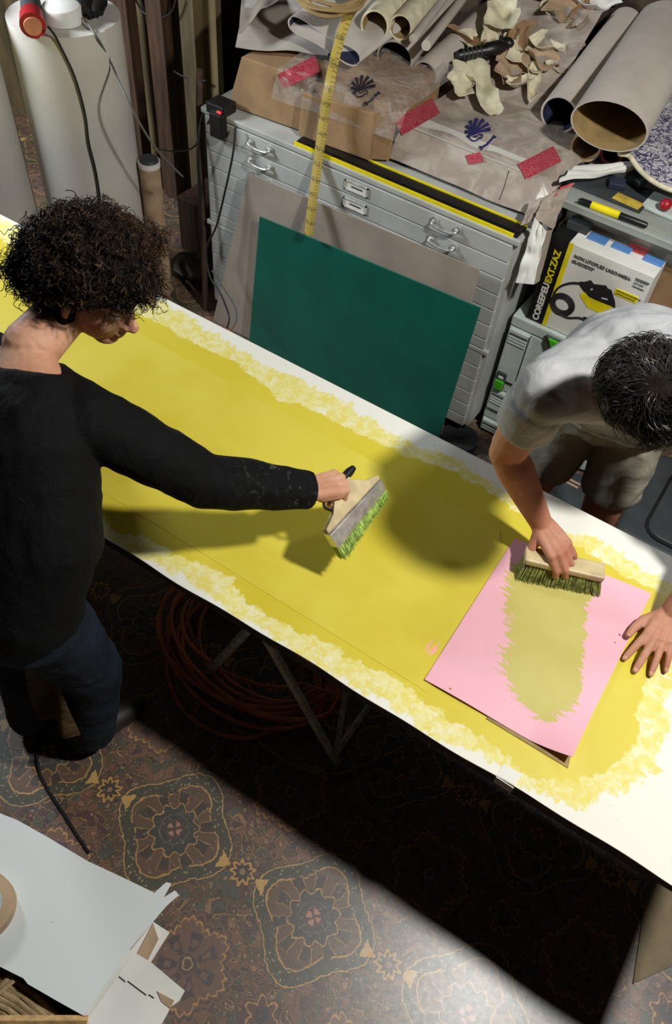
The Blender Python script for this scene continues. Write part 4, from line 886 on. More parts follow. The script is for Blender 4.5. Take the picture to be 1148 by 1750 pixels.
MB().tube([(-2.46, 2.43, 0.655), (-2.46, 2.43, 0.678)], 0.048, 28).build('white_rim', 'white_paper', t, True); MB().tube([(-2.46, 2.43, 0.678), (-2.46, 2.43, 0.69)], [0.043, 0.038], 28).build('cap', 'dark_grey', t, True)
RT = 1.237
t = thing('red_lamp', 'red and grey clamp lamp lying on top of the widest white roll', 'lamp', P(60, 22, RT))
a, b = P(50, -18, RT + 0.06), P(56, 44, RT + 0.035); d = (b - a)
MB().tube([a, a + d * 0.4], [0.032, 0.036], 20).build('body', 'red', t, True); MB().tube([a + d * 0.38, a + d * 0.72], [0.037, 0.038], 20).build('grey_ring', 'dark_grey', t, True)
MB().tube([a + d * 0.72, b], [0.042, 0.046], 20).build('head', 'red', t, True); MB().tube([b, b + d * 0.04], [0.033, 0.031], 20).build('lens', 'lens', t, True)
t = thing('white_round_box', 'round white plastic box with dark lid strap on top of the widest white roll', 'box', P(108, 30, RT))
c = P(109, 36, RT); MB().tube([c, c + V((0, 0, 0.05)), c + V((0, 0, 0.056))], [0.070, 0.072, 0.066], 36).build('box', 'white_paper', t, True)
c2 = P(118, 4, RT + 0.02); mb = MB(); mb.ball(c2 + V((0.02, 0.02, 0.01)), (0.09, 0.05, 0.035)); mb.build('strap', 'black', t, True)
lt = P(168, 14, RT + 0.01); sheet_thing('black_pouch', [P(140, 28, RT + 0.02), P(176, 26, RT + 0.02), P(185, -20, RT + 0.05), P(130, -20, RT + 0.05)], 'black', 'black fabric pouch at the right rim of the widest white roll', 'pouch', 0.02, 0, 0.02)
def on_roll(px, py):              # point just in front of the widest foam roll
    best = None
    for k in range(400):
        p = CAM + ray(px, py).normalized() * (1.8 + k * 0.006)
        if (p.x + 2.69) ** 2 + (p.y - 2.30) ** 2 < 0.222 ** 2 and p.z < 1.26: return p
    return PY(px, py, 2.1)
cable('power_cable', [P(80, 44, RT + 0.05), P(92, 58, RT + 0.02), on_roll(106, 85), on_roll(125, 125), on_roll(138, 165), on_roll(147, 205), on_roll(152, 245), on_roll(163, 290), on_roll(171, 340), on_roll(180, 420)], 0.0045, 'rubber', 'black cable running down the front of the widest white roll')
cable('thin_rod', [P(142, 30, 1.26), on_roll(165, 62), on_roll(190, 108), PY(215, 165, 2.16), PY(262, 248, 2.2), PY(312, 302, 2.3)], 0.004, 'grey_print', 'thin grey wire slanting from the white roll towards the cabinet', 'wire')
cable('hanging_cable', [PY(225, -30, 3.1), PY(244, 8, 3.1), PY(254, 50, 3.1), PY(270, 90, 3.1), PY(298, 122, 3.12), PY(330, 136, 3.14), PY(352, 138, 3.16)], 0.005, 'rubber', 'black cable curving down over the plywood wall')
cable('hanging_cable', [PY(228, -10, 3.09), PY(244, 20, 3.09), PY(270, 31, 3.09), PY(292, 22, 3.09), PY(302, -6, 3.09)], 0.005, 'rubber', 'black cable loop hanging at the top of the plywood wall')
cable('hanging_cable', [PY(262, 252, 2.75), PY(290, 258, 2.7), PY(322, 256, 2.6), PY(340, 240, 2.5), PY(358, 205, 2.45), PY(366, 190, 2.44)], 0.004, 'rubber', 'black cable from the post across to the power block')
cable('hanging_cable', [PY(402, 218, 2.43), PY(398, 262, 2.40), PY(386, 320, 2.37), PY(370, 385, 2.35), PY(353, 425, 2.33), PY(358, 470, 2.30), PY(378, 505, 2.26), PY(391, 540, 2.22), PY(388, 560, 2.17)], 0.0045, 'rubber', 'black cable hanging from the power block down over the grey board')
cable('hanging_cable', [PY(362, 462, 2.32), PY(380, 490, 2.28), PY(400, 522, 2.24), PY(404, 545, 2.2), PY(396, 562, 2.16)], 0.003, 'dark_grey', 'thin grey cable beside the black one over the grey board')
cable('hanging_cable', [PY(352, 182, 2.50), PY(342, 215, 2.45), PY(338, 260, 2.42), PY(341, 330, 2.41), PY(344, 420, 2.40)], 0.006, 'rubber', 'black cable hanging straight down at the left side of the cabinet')
t = thing('dark_pole', 'dark brown wooden pole standing against the left side of the cabinet', 'pole', (-2.26, 2.48, 0)); MB().tube([PY(352, 545, 2.44), PY(340, 178, 2.50), PY(341, 120, 2.6)], 0.014, 8).build('pole', 'dark_wood', t, True)
mb = MB(); mb.ball((-2.42, 2.62, 0.05), (0.12, 0.09, 0.05), 12, 20)
for v in mb.v: v += V((noise.noise(v * 22) * 0.03, noise.noise(v * 25 + V((9, 0, 0))) * 0.03, abs(noise.noise(v * 19)) * 0.04))
tag(mb.build('crumpled_rag', 'rubble', None, True), 'crumpled grey rag on the floor behind the cardboard tube', 'rag')
mb = MB(); mb.box((-2.62, 2.75, 0), (-2.28, 2.98, 0.30)); tag(mb.build('dark_crate', 'dark_wood', None, bevel=0.006), 'dark wooden crate in the shadow between tube and cabinet', 'crate')

# ------------------------------------------------------------------ right: dark tote, grey bucket lid
t = thing('dark_tote', 'dark grey plastic tote with rounded recessed lid behind the man', 'tote', (0.30, 2.35, 0))
MB().box((-0.02, 2.12, 0.0), (0.60, 2.62, 0.30)).build('body', 'dark_grey', t, bevel=0.03, seg=4)
def rr(x0, y0, x1, y1, r, k=6):
    out = []
    for cx, cy, a0 in ((x1 - r, y1 - r, 0), (x0 + r, y1 - r, 90), (x0 + r, y0 + r, 180), (x1 - r, y0 + r, 270)):
        for i in range(k + 1): a = math.radians(a0 + 90 * i / k); out.append((cx + r * math.cos(a), cy + r * math.sin(a)))
    return out
MB().prism(rr(0.06, 2.17, 0.54, 2.57, 0.07), (1, 0, 0), (0, 1, 0), (0, 0, 0.298), (0, 0, 0.010)).build('lid_seal', 'black', t); MB().prism(rr(0.07, 2.18, 0.53, 2.56, 0.06), (1, 0, 0), (0, 1, 0), (0, 0, 0.300), (0, 0, 0.013)).build('lid', 'dark_grey', t, bevel=0.004)
MB().box((-0.018, 2.10, 0.19), (-0.006, 2.60, 0.20)).build('trim_strip', 'dull_metal', t)
mb = MB(); mb.box((0.02, 1.78, 0.0), (0.55, 2.10, 0.02)); tag(mb.build('black_floor_sheet', 'black', None, bevel=0.004), 'thin black sheet on the floor in front of the dark tote', 'mat')  # thin black sheet filling a dark area of the floor
t = thing('grey_bucket', 'grey bucket lid lying between the feet of the man', 'lid', P(985, 850, 0.0)); c = P(985, 852, 0.0); MB().tube([c, c + V((0, 0, 0.03)), c + V((0, 0, 0.034))], [0.11, 0.115, 0.10], 36).build('lid', 'dark_grey', t, True)
for k in (0, 1): q = c + V((-0.045, 0.045 - 0.022 * k, 0.036)); MB().obox(q, (0.03, 0.0, 0), (0, 0.004, 0), (0, 0, 0.002)).build('strip', 'card_tan', t)
mb = MB(); a = P(962, 800, 0.02); mb.obox(a + V((0.05, 0.10, 0.05)), (0.09, 0.02, 0), (-0.015, 0.06, 0), (0, 0, 0.05)); tag(mb.build('white_box', 'case_grey', None, bevel=0.004), 'small pale box on the floor behind the grey bucket lid', 'box')

# ------------------------------------------------------------------ under the table
rr_ = random.Random(3); cc = V((-0.86, 1.10, 0)); 
t = thing('orange_hose', 'loose coil of dull orange hose on the floor under the table', 'hose', cc)
pts = []
for k in range(9 * 24 + 1):
    a = k / 24 * 2 * math.pi; L = k // 24; R = 0.255 + 0.045 * math.sin(L * 2.3 + 1) + 0.02 * math.sin(a * 2 + L)
    pts.append(cc + V((math.cos(a) * R * 1.18 + 0.03 * math.sin(L * 1.7), math.sin(a) * R * 0.85 + 0.025 * math.cos(L * 2.9), 0.012 + 0.011 * L + 0.006 * math.sin(a * 3 + L))))
MB().tube(curve_pts(pts, 2), 0.0065, 7).build('coil', 'orange', t, True)
pts = [cc + V((0.30, 0.05, 0.02)), cc + V((0.2, -0.25, 0.01)), cc + V((0.0, -0.33, 0.009)), cc + V((-0.18, -0.26, 0.009)), cc + V((-0.30, -0.1, 0.03))]; MB().tube(curve_pts(pts, 10), 0.0065, 7).build('loose_loop', 'orange', t, True)
cable('grey_hose_loop', [P(430, 1255, 0.008), P(470, 1290, 0.008), P(520, 1316, 0.008), P(580, 1322, 0.008), P(640, 1300, 0.008), P(690, 1275, 0.008)], 0.004, 'card_in', 'thin brown cable loop on the dark floor in front of the hose coil')
cable('floor_cable', [P(55, 1150, 0.006), P(60, 1235, 0.006), P(65, 1310, 0.006), P(82, 1350, 0.006), P(105, 1385, 0.006), P(130, 1425, 0.006), P(152, 1458, 0.006)], 0.005, 'rubber', 'black cable lying on the patterned carpet beside the white sheet')
a, b, c, d = P(1105, 1508, 0.0), P(1080, 1682, 0.0), P(1160, 1645, 0.0), P(1240, 1560, 0.0)
mb = MB(); mb.prism([(a.x - b.x, a.y - b.y), (0, 0), (c.x - b.x, c.y - b.y), (0.42, 0.14), (0.42, 0.45), (0.0, 0.45)], (1, 0, 0), (0, 1, 0), (b.x, b.y, 0.001), (0, 0, 0.006)); tag(mb.build('cardboard_flat', 'olive_board', None, bevel=0.001), 'flat olive-brown cardboard on the floor beyond the right table end', 'cardboard')

# ------------------------------------------------------------------ lower left: crate of strips with white boards on it
KZ = 0.42
t = thing('strip_crate', 'low wooden crate holding wood strips at the lower left corner', 'crate', (-0.75, -0.05, 0))
kx0, kx1, ky0, ky1 = -1.15, -0.47, -0.36, 0.08
rim = P(150, 1746, KZ - 0.01)
MB().box((kx0, ky0, 0.0), (kx1, ky1, 0.02)).build('bottom', 'dark_wood', t)
for nm, lo, hi in (('front_wall', (kx0, ky0), (kx1, ky0 + 0.015)), ('back_wall', (kx0, ky1 - 0.015), (kx1, ky1)), ('left_wall', (kx0, ky0), (kx0 + 0.015, ky1)), ('right_wall', (kx1 - 0.015, ky0), (kx1, ky1))):
    MB().box((*lo, 0.0), (*hi, KZ - 0.03)).build(nm, 'dark_wood', t, bevel=0.002)
a, b = P(-60, 1745, KZ - 0.005), P(150, 1745, KZ - 0.005); mb = MB(); mb.tube([a, b], [(0.012, 0.012)] * 2, 4); tag(mb.build('wooden_rail', 'wood', None, bevel=0.001), 'pale wooden rail lying across the crate at the bottom edge', 'rail')
sticks = [((-10, 1680), (100, 1742)), ((-10, 1665), (82, 1742)), ((-6, 1690), (68, 1742)), ((10, 1668), (98, 1735)), ((-12, 1700), (52, 1738)), ((-14, 1712), (36, 1742)), ((-14, 1722), (18, 1742)), ((-20, 1705), (28, 1660)), ((-20, 1712), (24, 1675))]
sl = ['longest grey strip nearest the white board', 'grey strip second from the white board', 'brown strip in the middle of the fan', 'thin strip ending with a white tip', 'pale strip fourth from the white board', 'short pale strip near the frame corner', 'shortest pale strip at the very frame corner', 'pale strip crossing the upper ends of the others', 'second pale strip crossing the upper ends']
for i, ((x0, y0), (x1, y1)) in enumerate(sticks):
    z = KZ - 0.055 + 0.004 * (i % 3) + (0.02 if i > 6 else 0)
    p, q = P(x0, y0, z), P(x1, y1, z - 0.0); mid = p.lerp(q, 0.5) + V((0, 0.004, 0.0)); mb = MB(); mb.tube([p, mid, q], [(0.006, 0.003)] * 3, 4)
    tag(mb.build('wood_strip', 'stick', None, bevel=0.0006), sl[i], 'wood strip', 'wood strips in the crate')
def flat_poly(name, pts, z, th, mat, label, cat='board', lift=None, group=None, bump=None):
    pp = [P(x, y, z) for x, y in pts]; o = pp[0]
    mb = MB(); mb.prism([(p.x - o.x, p.y - o.y) for p in pp], (1, 0, 0), (0, 1, 0), (o.x, o.y, z), (0, 0, th)); return tag(mb.build(name, mat, None), label, cat, group)
flat_poly('white_board', [(-90, 1372), (0, 1390), (30, 1402), (80, 1430), (150, 1472), (210, 1500), (264, 1526), (284, 1508), (293, 1510), (280, 1534), (299, 1522), (306, 1530), (285, 1548), (262, 1575), (222, 1623), (143, 1736), (100, 1712), (48, 1682), (40, 1672), (0, 1652), (-110, 1600)], KZ, 0.002, 'speck_board', 'large white board with small dark specks and slit tabs, at the lower left')
flat_poly('white_flap_box', [(222, 1624), (258, 1645), (316, 1694), (306, 1712), (292, 1722), (272, 1760), (150, 1760), (144, 1737)], KZ - 0.012, 0.008, 'white_paper', 'white carton flap under the right corner of the speckled board')
mb = MB()
for (x0, y0, x1, y1) in ((203, 1669, 214, 1678), (218, 1677, 250, 1701), (254, 1700, 263, 1706)): p, q = P(x0, y0, KZ - 0.0038), P(x1, y1, KZ - 0.0038); mb.tube([p, q], 0.0016, 5)
o = mb.build('slit_line', 'case_dark'); tag(o, 'row of dark slits in the white carton flap', 'slit')
flat_poly('brown_flap', [(268, 1694), (298, 1710), (291, 1724), (276, 1712)], KZ - 0.0035, 0.002, 'card_tan', 'small brown patch at the edge of the white carton flap', 'cardboard')
flat_poly('folded_carton', [(262, 1576), (290, 1594), (256, 1648), (222, 1626)], KZ - 0.03, 0.004, 'white_paper', 'white carton piece sticking out right of the speckled board', 'cardboard')
flat_poly('cardboard_offcut', [(262, 1578), (271, 1605), (250, 1646), (234, 1632)], KZ - 0.0255, 0.004, 'card_tan', 'brown inner face on the white carton piece beside the speckled board', 'cardboard')
t = thing('tape_roll', 'roll of tan packing tape on the speckled white board at the left edge', 'tape', P(-28, 1552, KZ + 0.003)); c = P(-30, 1553, KZ + 0.003)
MB().pipe(c, c + V((0, 0, 0.032)), 0.078, 0.052, 56).build('tape', 'card_tan', t, True); MB().pipe(c + V((0, 0, 0.001)), c + V((0, 0, 0.031)), 0.052, 0.048, 40).build('core', 'case_grey', t, True)

# ------------------------------------------------------------------ people
def chain(mb, pts, rs, n=14, hint=V((0, 0, 1))):
    pts = [V(p) for p in pts]; mb.tube(pts, rs, n, hint=hint)
    for p, r in zip(pts, rs):
        r = min(r) if isinstance(r, tuple) else r
        mb.ball(p, r * 0.99, 8, 12)
def hand(mb, wrist, f, nrm, s, curls, k=1.0, thumb=((0.55, 0.75, -0.25), (0.85, 0.35, -0.35), (0.95, 0.1, -0.3)), spread=0.10, nails=None):
    f = V(f).normalized(); nrm = V(nrm); nrm = (nrm - f * nrm.dot(f)).normalized(); s0 = V(s); s = f.cross(nrm); s = s if s.dot(s0) > 0 else -s
    offs = (0.027, 0.0085, -0.010, -0.027); ks = (0.088, 0.092, 0.087, 0.078)
    lens = ((0.042, 0.025, 0.018), (0.047, 0.029, 0.019), (0.043, 0.027, 0.018), (0.034, 0.020, 0.016)); fr = (0.0092, 0.0095, 0.0090, 0.0080)
    w = V(wrist)
    for i in range(4):
        kn = w + f * ks[i] * k + s * offs[i] * k + nrm * (0.004 - 0.003 * abs(i - 1.2)) * k
        chain(mb, [w + f * 0.008 * k + s * offs[i] * 0.62 * k - nrm * 0.001, w + f * 0.05 * k + s * offs[i] * 0.85 * k + nrm * 0.002, kn], [0.0145 * k, 0.0135 * k, 0.0112 * k], 10)
        chain(mb, [w + f * 0.02 * k + s * offs[i] * 0.7 * k - nrm * 0.010 * k, kn - nrm * 0.007 * k - f * 0.012 * k], [0.012 * k, 0.0105 * k], 8)
        mb.ball(kn + nrm * 0.001, 0.0122 * k, 8, 12)
        a = 0; p = kn; pts = [p]; rs = [fr[i] * 1.12 * k]; d0 = (f + s * spread * (1.3 - i) * 0.9).normalized(); dd = None
        for j in range(3):
            a += math.radians(curls[i][j]); dd = d0 * math.cos(a) - nrm * math.sin(a); p = p + dd * lens[i][j] * k
            pts.append(p); rs.append(fr[i] * (1.05, 0.97, 0.80)[j] * k)
        chain(mb, pts, rs, 10)
        if nails is not None:
            up = (nrm * math.cos(a) + d0 * math.sin(a)); nails.append(MB()); nails[-1].ball(p + up * fr[i] * 0.62 * k - dd * 0.003, (0.0052 * k, 0.0070 * k, 0.0018), 6, 10, X=dd.cross(up).normalized(), Y=dd, Z=up)
    b = w + f * 0.022 * k + s * 0.022 * k - nrm * 0.006 * k; pts = [b]; rs = [0.0155 * k]; p = b
    for (a, c, d), L, r in zip(thumb, (0.042, 0.032, 0.024), (0.0128, 0.0108, 0.0088)):
        p = p + (f * a + s * c + nrm * d).normalized() * L * k; pts.append(p); rs.append(r * k)
    chain(mb, pts, rs, 10); chain(mb, [b, w + f * 0.06 * k + s * 0.02 * k - nrm * 0.004], [0.014 * k, 0.011 * k], 8)
    if nails is not None:
        dd = (pts[-1] - pts[-2]).normalized(); up = (nrm - dd * nrm.dot(dd)).normalized(); nails.append(MB()); nails[-1].ball(p + up * 0.0056 * k, (0.006, 0.0078, 0.0018), 6, 10, X=dd.cross(up).normalized(), Y=dd, Z=up)
def head(mb, C, F, U, neck, k=1.0):
    C = V(C); F = V(F).normalized(); U = V(U); U = (U - F * U.dot(F)).normalized(); R = F.cross(U)
    E = lambda f, u, r, rad: mb.ball(C + (F * f + U * u + R * r) * k, tuple(x * k for x in rad), 14, 20, X=R, Y=F, Z=U)
    E(-0.012, 0.025, 0, (0.076, 0.096, 0.090)); E(0.03, -0.045, 0, (0.062, 0.066, 0.082)); E(0.056, -0.105, 0, (0.034, 0.034, 0.024)); E(0.03, 0.03, 0, (0.066, 0.062, 0.06))
    E(0.0, -0.075, 0.036, (0.022, 0.045, 0.03)); E(0.0, -0.075, -0.036, (0.022, 0.045, 0.03))
    E(0.064, -0.045, 0.034, (0.024, 0.02, 0.022)); E(0.064, -0.045, -0.034, (0.024, 0.02, 0.022)); E(0.083, 0.012, 0.026, (0.026, 0.010, 0.009)); E(0.083, 0.012, -0.026, (0.026, 0.010, 0.009))
    chain(mb, [C + (F * 0.088 + U * 0.002) * k, C + (F * 0.100 - U * 0.022) * k, C + (F * 0.113 - U * 0.043) * k], [0.008 * k, 0.0095 * k, 0.013 * k], 10)
    E(0.102, -0.047, 0.011, (0.008, 0.010, 0.007)); E(0.102, -0.047, -0.011, (0.008, 0.010, 0.007))
    E(0.093, -0.072, 0, (0.022, 0.009, 0.006)); E(0.090, -0.083, 0, (0.019, 0.010, 0.007))
    for s in (1, -1):
        c = C + (R * s * 0.079 - U * 0.022 - F * 0.008) * k; ex = (R * s * 0.9 - F * 0.45).normalized(); mb.ball(c, (0.008 * k, 0.018 * k, 0.030 * k), 10, 12, X=ex, Y=(F - ex * F.dot(ex)).normalized(), Z=U); mb.ball(c - U * 0.026 * k + F * 0.004 * k, 0.009 * k, 6, 8)
    chain(mb, [C - (F * 0.03 + U * 0.05) * k, C - (F * 0.03 + U * 0.085) * k * 0.7 + (V(neck) - C) * 0.3, V(neck)], [0.056 * k, 0.054 * k, 0.060 * k], 18)
    return C, F, U, R
def facial(t, hd, k=1.0):
    C, F, U, R = hd
    for s in (1, -1):
        MB().ball(C + (F * 0.0815 - U * 0.008 + R * s * 0.031) * k, (0.0125 * k, 0.0095 * k, 0.0075 * k), 10, 14, X=R, Y=F, Z=U).build('eye', M['eye'], t, True)
        mb = MB(); mb.tube([C + (F * (0.092 - 0.02 * abs(q - 0.5)) + U * (0.018 + 0.004 * math.sin(q * 3)) + R * s * (0.012 + 0.036 * q)) * k for q in (0, 0.25, 0.5, 0.75, 1)], [0.002, 0.0035, 0.004, 0.003, 0.0015], 6); mb.build('eyebrow', M['hair_w'], t, True)
def eye_mat():
    t = MT('eye_white', 0.15); t.color((205, 200, 192)); return t.m
M['hair_base'] = simple('matt_dark_hair', (24, 18, 14), 0.95, var=0.3, scale=30, bump=0.6, bs=90, spec=0.1, bd=0.006)
def hair_mat(name, a, b, c, mixc=0.62, sc=160):
    t = MT(name, 0.6, 0, 0.2); n = t.noise(7, 3); f = t.noise(sc, 1)
    col = t.mix(n.smooth(0.35, 0.7), a, b); t.color(t.mix(f.gt(mixc), col, c)); return t.m
M['eye'] = eye_mat(); M['hair_w'] = hair_mat('dark_brown_hair', (30, 21, 16), (50, 35, 24), (84, 62, 38), 0.60, 60); M['hair_m'] = hair_mat('dark_greying_hair', (26, 22, 21), (44, 38, 35), (108, 101, 96), 0.62, 45)
def wrinkle(seed, amp, fr=9, axis=(1, 1, 1)):
    return lambda p, n: amp * (noise.noise(V((p.x * fr * axis[0] + seed, p.y * fr * axis[1], p.z * fr * axis[2]))) + 0.6 * noise.noise(V((p.x * fr * 2.3, p.y * fr * 2.3 + seed, p.z * fr * 2.3))) + 0.5 * (1 - abs(noise.noise(V((p.x * fr * 1.4, p.y * fr * 1.4, p.z * fr * 1.4 + seed * 2))) * 2)))
def lerp(a, b, t): return V(a).lerp(V(b), t)

# ---- the woman with the wide brush
def build_woman():
    t = thing('person', 'person with curly dark hair, black long-sleeved top and dark jeans, reaching with a wide brush', 'person', (-1.10, 0.55, 0), 0)
    f = V((0.25, 0.97, 0)).normalized()
    pel = V((-1.115, 0.505, 0.93)); wai = V((-1.085, 0.585, 1.10)); che = V((-1.165, 0.68, 1.26)); nb = V((-1.215, 0.785, 1.405))
    rs, ls = V((-1.045, 0.765, 1.325)), V((-1.365, 0.745, 1.335))
    re, rw = P(352, 822, 1.11), P(530, 838, 1.035)
    le, lw = V((-1.56, 0.86, 1.08)), V((-1.47, 1.02, 0.86))
    hr, hl = V((-1.045, 0.50, 0.90)), V((-1.225, 0.48, 0.90)); kr, kl = V((-1.035, 0.575, 0.48)), V((-1.24, 0.53, 0.48)); ar, al = V((-1.085, 0.535, 0.09)), V((-1.27, 0.47, 0.09))
    mb = MB()
    HC = P(160, 482, 1.505)
    hd = head(mb, HC, V((0.90, 0.12, -0.36)), V((0.30, 0.10, 0.94)), nb + V((0.0, 0.01, 0.0)), 1.0)
    mb.tube([pel - V((0, 0, 0.06)), pel, wai, che, lerp(che, nb, 0.55), nb], [(0.14, 0.10), (0.165, 0.115), (0.13, 0.095), (0.15, 0.11), (0.14, 0.09), (0.06, 0.05)], 24, hint=f)
    for s, e, w in ((rs, re, rw), (ls, le, lw)): chain(mb, [lerp(nb, s, 0.4) - V((0, 0, 0.055)), s - V((0, 0, 0.012)), lerp(s, e, 0.45), e, lerp(e, w, 0.35), w], [0.038, 0.045, 0.042, 0.038, 0.038, 0.025], 14)
    for h, k, a in ((hr, kr, ar), (hl, kl, al)):
        chain(mb, [h, lerp(h, k, 0.5), k, lerp(k, a, 0.35), a], [0.088, 0.072, 0.056, 0.052, 0.036], 16); chain(mb, [a - V((0, 0, 0.03)), a + f * 0.10 - V((0, 0, 0.055)), a + f * 0.15 - V((0, 0, 0.06))], [0.035, 0.03, 0.022], 10)
    nails = []
    HD = V((rw - re)).normalized(); hf = (P(582, 824, 1.005) - rw).normalized()
    hand(mb, rw, hf, V((-0.15, -0.25, 1)), V((0, 1, 0)), ((62, 78, 50), (66, 80, 50), (70, 80, 50), (74, 78, 50)), 1.16, ((0.75, 0.45, -0.35), (0.9, -0.1, -0.55), (0.75, -0.45, -0.5)), 0.02, nails)
    hand(mb, lw, V((0.35, 0.85, -0.45)), V((-0.1, 0.3, 1)), V((1, 0, 0)), ((25, 20, 15),) * 4, 0.95, nails=nails)
    link('body', remesh(mb, 0.0036, 3), 'skin_w', t, True); [q.build('fingernail', 'skin_w', t, True) for q in nails]; facial(t, hd)
    # black top
    mb = MB(); mb.tube([pel + V((0.0, 0.0, -0.02)), pel + V((0, 0, 0.04)), wai, che, lerp(che, nb, 0.45), lerp(che, nb, 0.80)], [(0.200, 0.150), (0.200, 0.148), (0.188, 0.140), (0.186, 0.142), (0.168, 0.118), (0.115, 0.080)], 28, hint=f)
    for s, e, w in ((rs, re, rw), (ls, le, lw)): chain(mb, [lerp(nb, s, 0.35) - V((0, 0, 0.045)), s - V((0, 0, 0.005)), lerp(s, e, 0.3), lerp(s, e, 0.7), e, lerp(e, w, 0.4), lerp(e, w, 0.75)], [0.060, 0.075, 0.073, 0.070, 0.068, 0.060, 0.052], 18); mb.tube([lerp(e, w, 0.72), lerp(e, w, 0.9), lerp(e, w, 1.0), lerp(e, w, 1.02)], [0.052, 0.049, 0.047, 0.040], 18)
    link('sweater', remesh(mb, 0.0065, 5, wrinkle(3, 0.0045, 11)), 'sweater', t, True)
    mb = MB(); mb.tube([hr.lerp(hl, 0.5) - V((0, 0, 0.07)), pel, pel + V((0, 0, 0.08))], [(0.175, 0.13), (0.185, 0.135), (0.165, 0.125)], 26, hint=f)
    for h, k, a in ((hr, kr, ar), (hl, kl, al)): chain(mb, [h, lerp(h, k, 0.5), k, lerp(k, a, 0.5)], [0.108, 0.100, 0.088, 0.084], 18); mb.tube([lerp(k, a, 0.45), lerp(k, a, 0.8), lerp(k, a, 1.02)], [0.084, 0.080, 0.078], 18)
    link('jeans', remesh(mb, 0.0075, 4, wrinkle(8, 0.005, 10)), 'jeans', t, True)
    for a in (ar, al):
        mb = MB(); chain(mb, [a - f * 0.03 - V((0, 0, 0.045)), a + f * 0.06 - V((0, 0, 0.045)), a + f * 0.13 - V((0, 0, 0.055)), a + f * 0.17 - V((0, 0, 0.058))], [0.043, 0.044, 0.040, 0.030], 14); chain(mb, [a, a - V((0, 0, 0.04))], [0.045, 0.044], 12)
        me = remesh(mb, 0.006, 3)
        for v in me.vertices: v.co.z = max(v.co.z, 0.003)
        link('shoe', me, 'sole', t, True)
    mb = MB(); q = [P(62, 1070, 0.74), P(120, 1078, 0.74), P(150, 1235, 0.28), P(88, 1205, 0.32)]
    fn = lambda u, v: (q[0].lerp(q[1], u)).lerp(q[3].lerp(q[2], u), v) + V((0.0, -0.02 * math.sin(u * 7 + v * 3), 0)) + V((0.01, -0.05, 0.0))
    mb.sheet(fn, 24, 30, 0.006); mb.build('tucked_cloth', 'rag', t, True)
    # curly hair: soft base volume plus many curled locks
    C, F, U, R = hd
    mb = MB(); r2 = random.Random(11)
    lobes = [(C + U * 0.052 - F * 0.02, 0.107), (C + U * 0.062 + F * 0.045, 0.072), (C + U * 0.018 - F * 0.075, 0.080), (C + U * 0.078 + F * 0.0, 0.088), (C + R * 0.052 + U * 0.062, 0.060), (C - R * 0.062 + U * 0.04, 0.074), (C + R * 0.066 - F * 0.045 + U * 0.0, 0.048), (C - R * 0.068 - F * 0.02 - U * 0.01, 0.055), (P(52, 462, 1.50), 0.050), (P(80, 470, 1.50), 0.060), (C - F * 0.11 + U * 0.0, 0.062), (C + F * 0.088 + U * 0.085, 0.045), (P(105, 520, 1.46), 0.048), (P(240, 420, 1.52), 0.045), (P(238, 462, 1.52), 0.028)]
    for c, r in lobes: mb.ball(c, r, 12, 16)
    me = remesh(mb, 0.006, 3, lambda p, n: 0.011 * noise.noise(p * 32) + 0.006 * noise.noise(p * 75)); base = [(v.co.copy(), v.normal.copy()) for v in me.vertices if (v.co - C).dot(U) > 0.035 or (v.co - C).dot(F) < -0.035]
    link('hair', me, 'hair_base', t, True)
    mb = MB(); cen = C
    for k in range(2600):
        p, n = base[r2.randrange(len(base))]
        d = (n + V([r2.gauss(0, 0.6) for _ in range(3)])).normalized(); d2 = (n.cross(V([r2.gauss(0, 1) for _ in range(3)]))).normalized()
        L = r2.uniform(0.02, 0.05); rad = r2.uniform(0.003, 0.007); turns = r2.uniform(0.8, 2.2); x, y, z = frame((d * 0.55 + d2).normalized()); st = p - n * 0.006; pts = []
        m = 12
        for i in range(m + 1):
            q = i / m; a = q * turns * 6.283 + k; pts.append(st + z * L * q + (x * math.cos(a) + y * math.sin(a)) * rad * min(1, q * 3) + n * 0.010 * math.sin(q * 3.0) + V((0, 0, -0.010 * q * q)))
        w = r2.uniform(0.0004, 0.0011); mb.tube(pts, [w] * m + [w * 0.4], 3, cap=False)
    mb.build('hair_curls', 'hair_w', t, True)
    return rw, hf
rw, hf = build_woman()

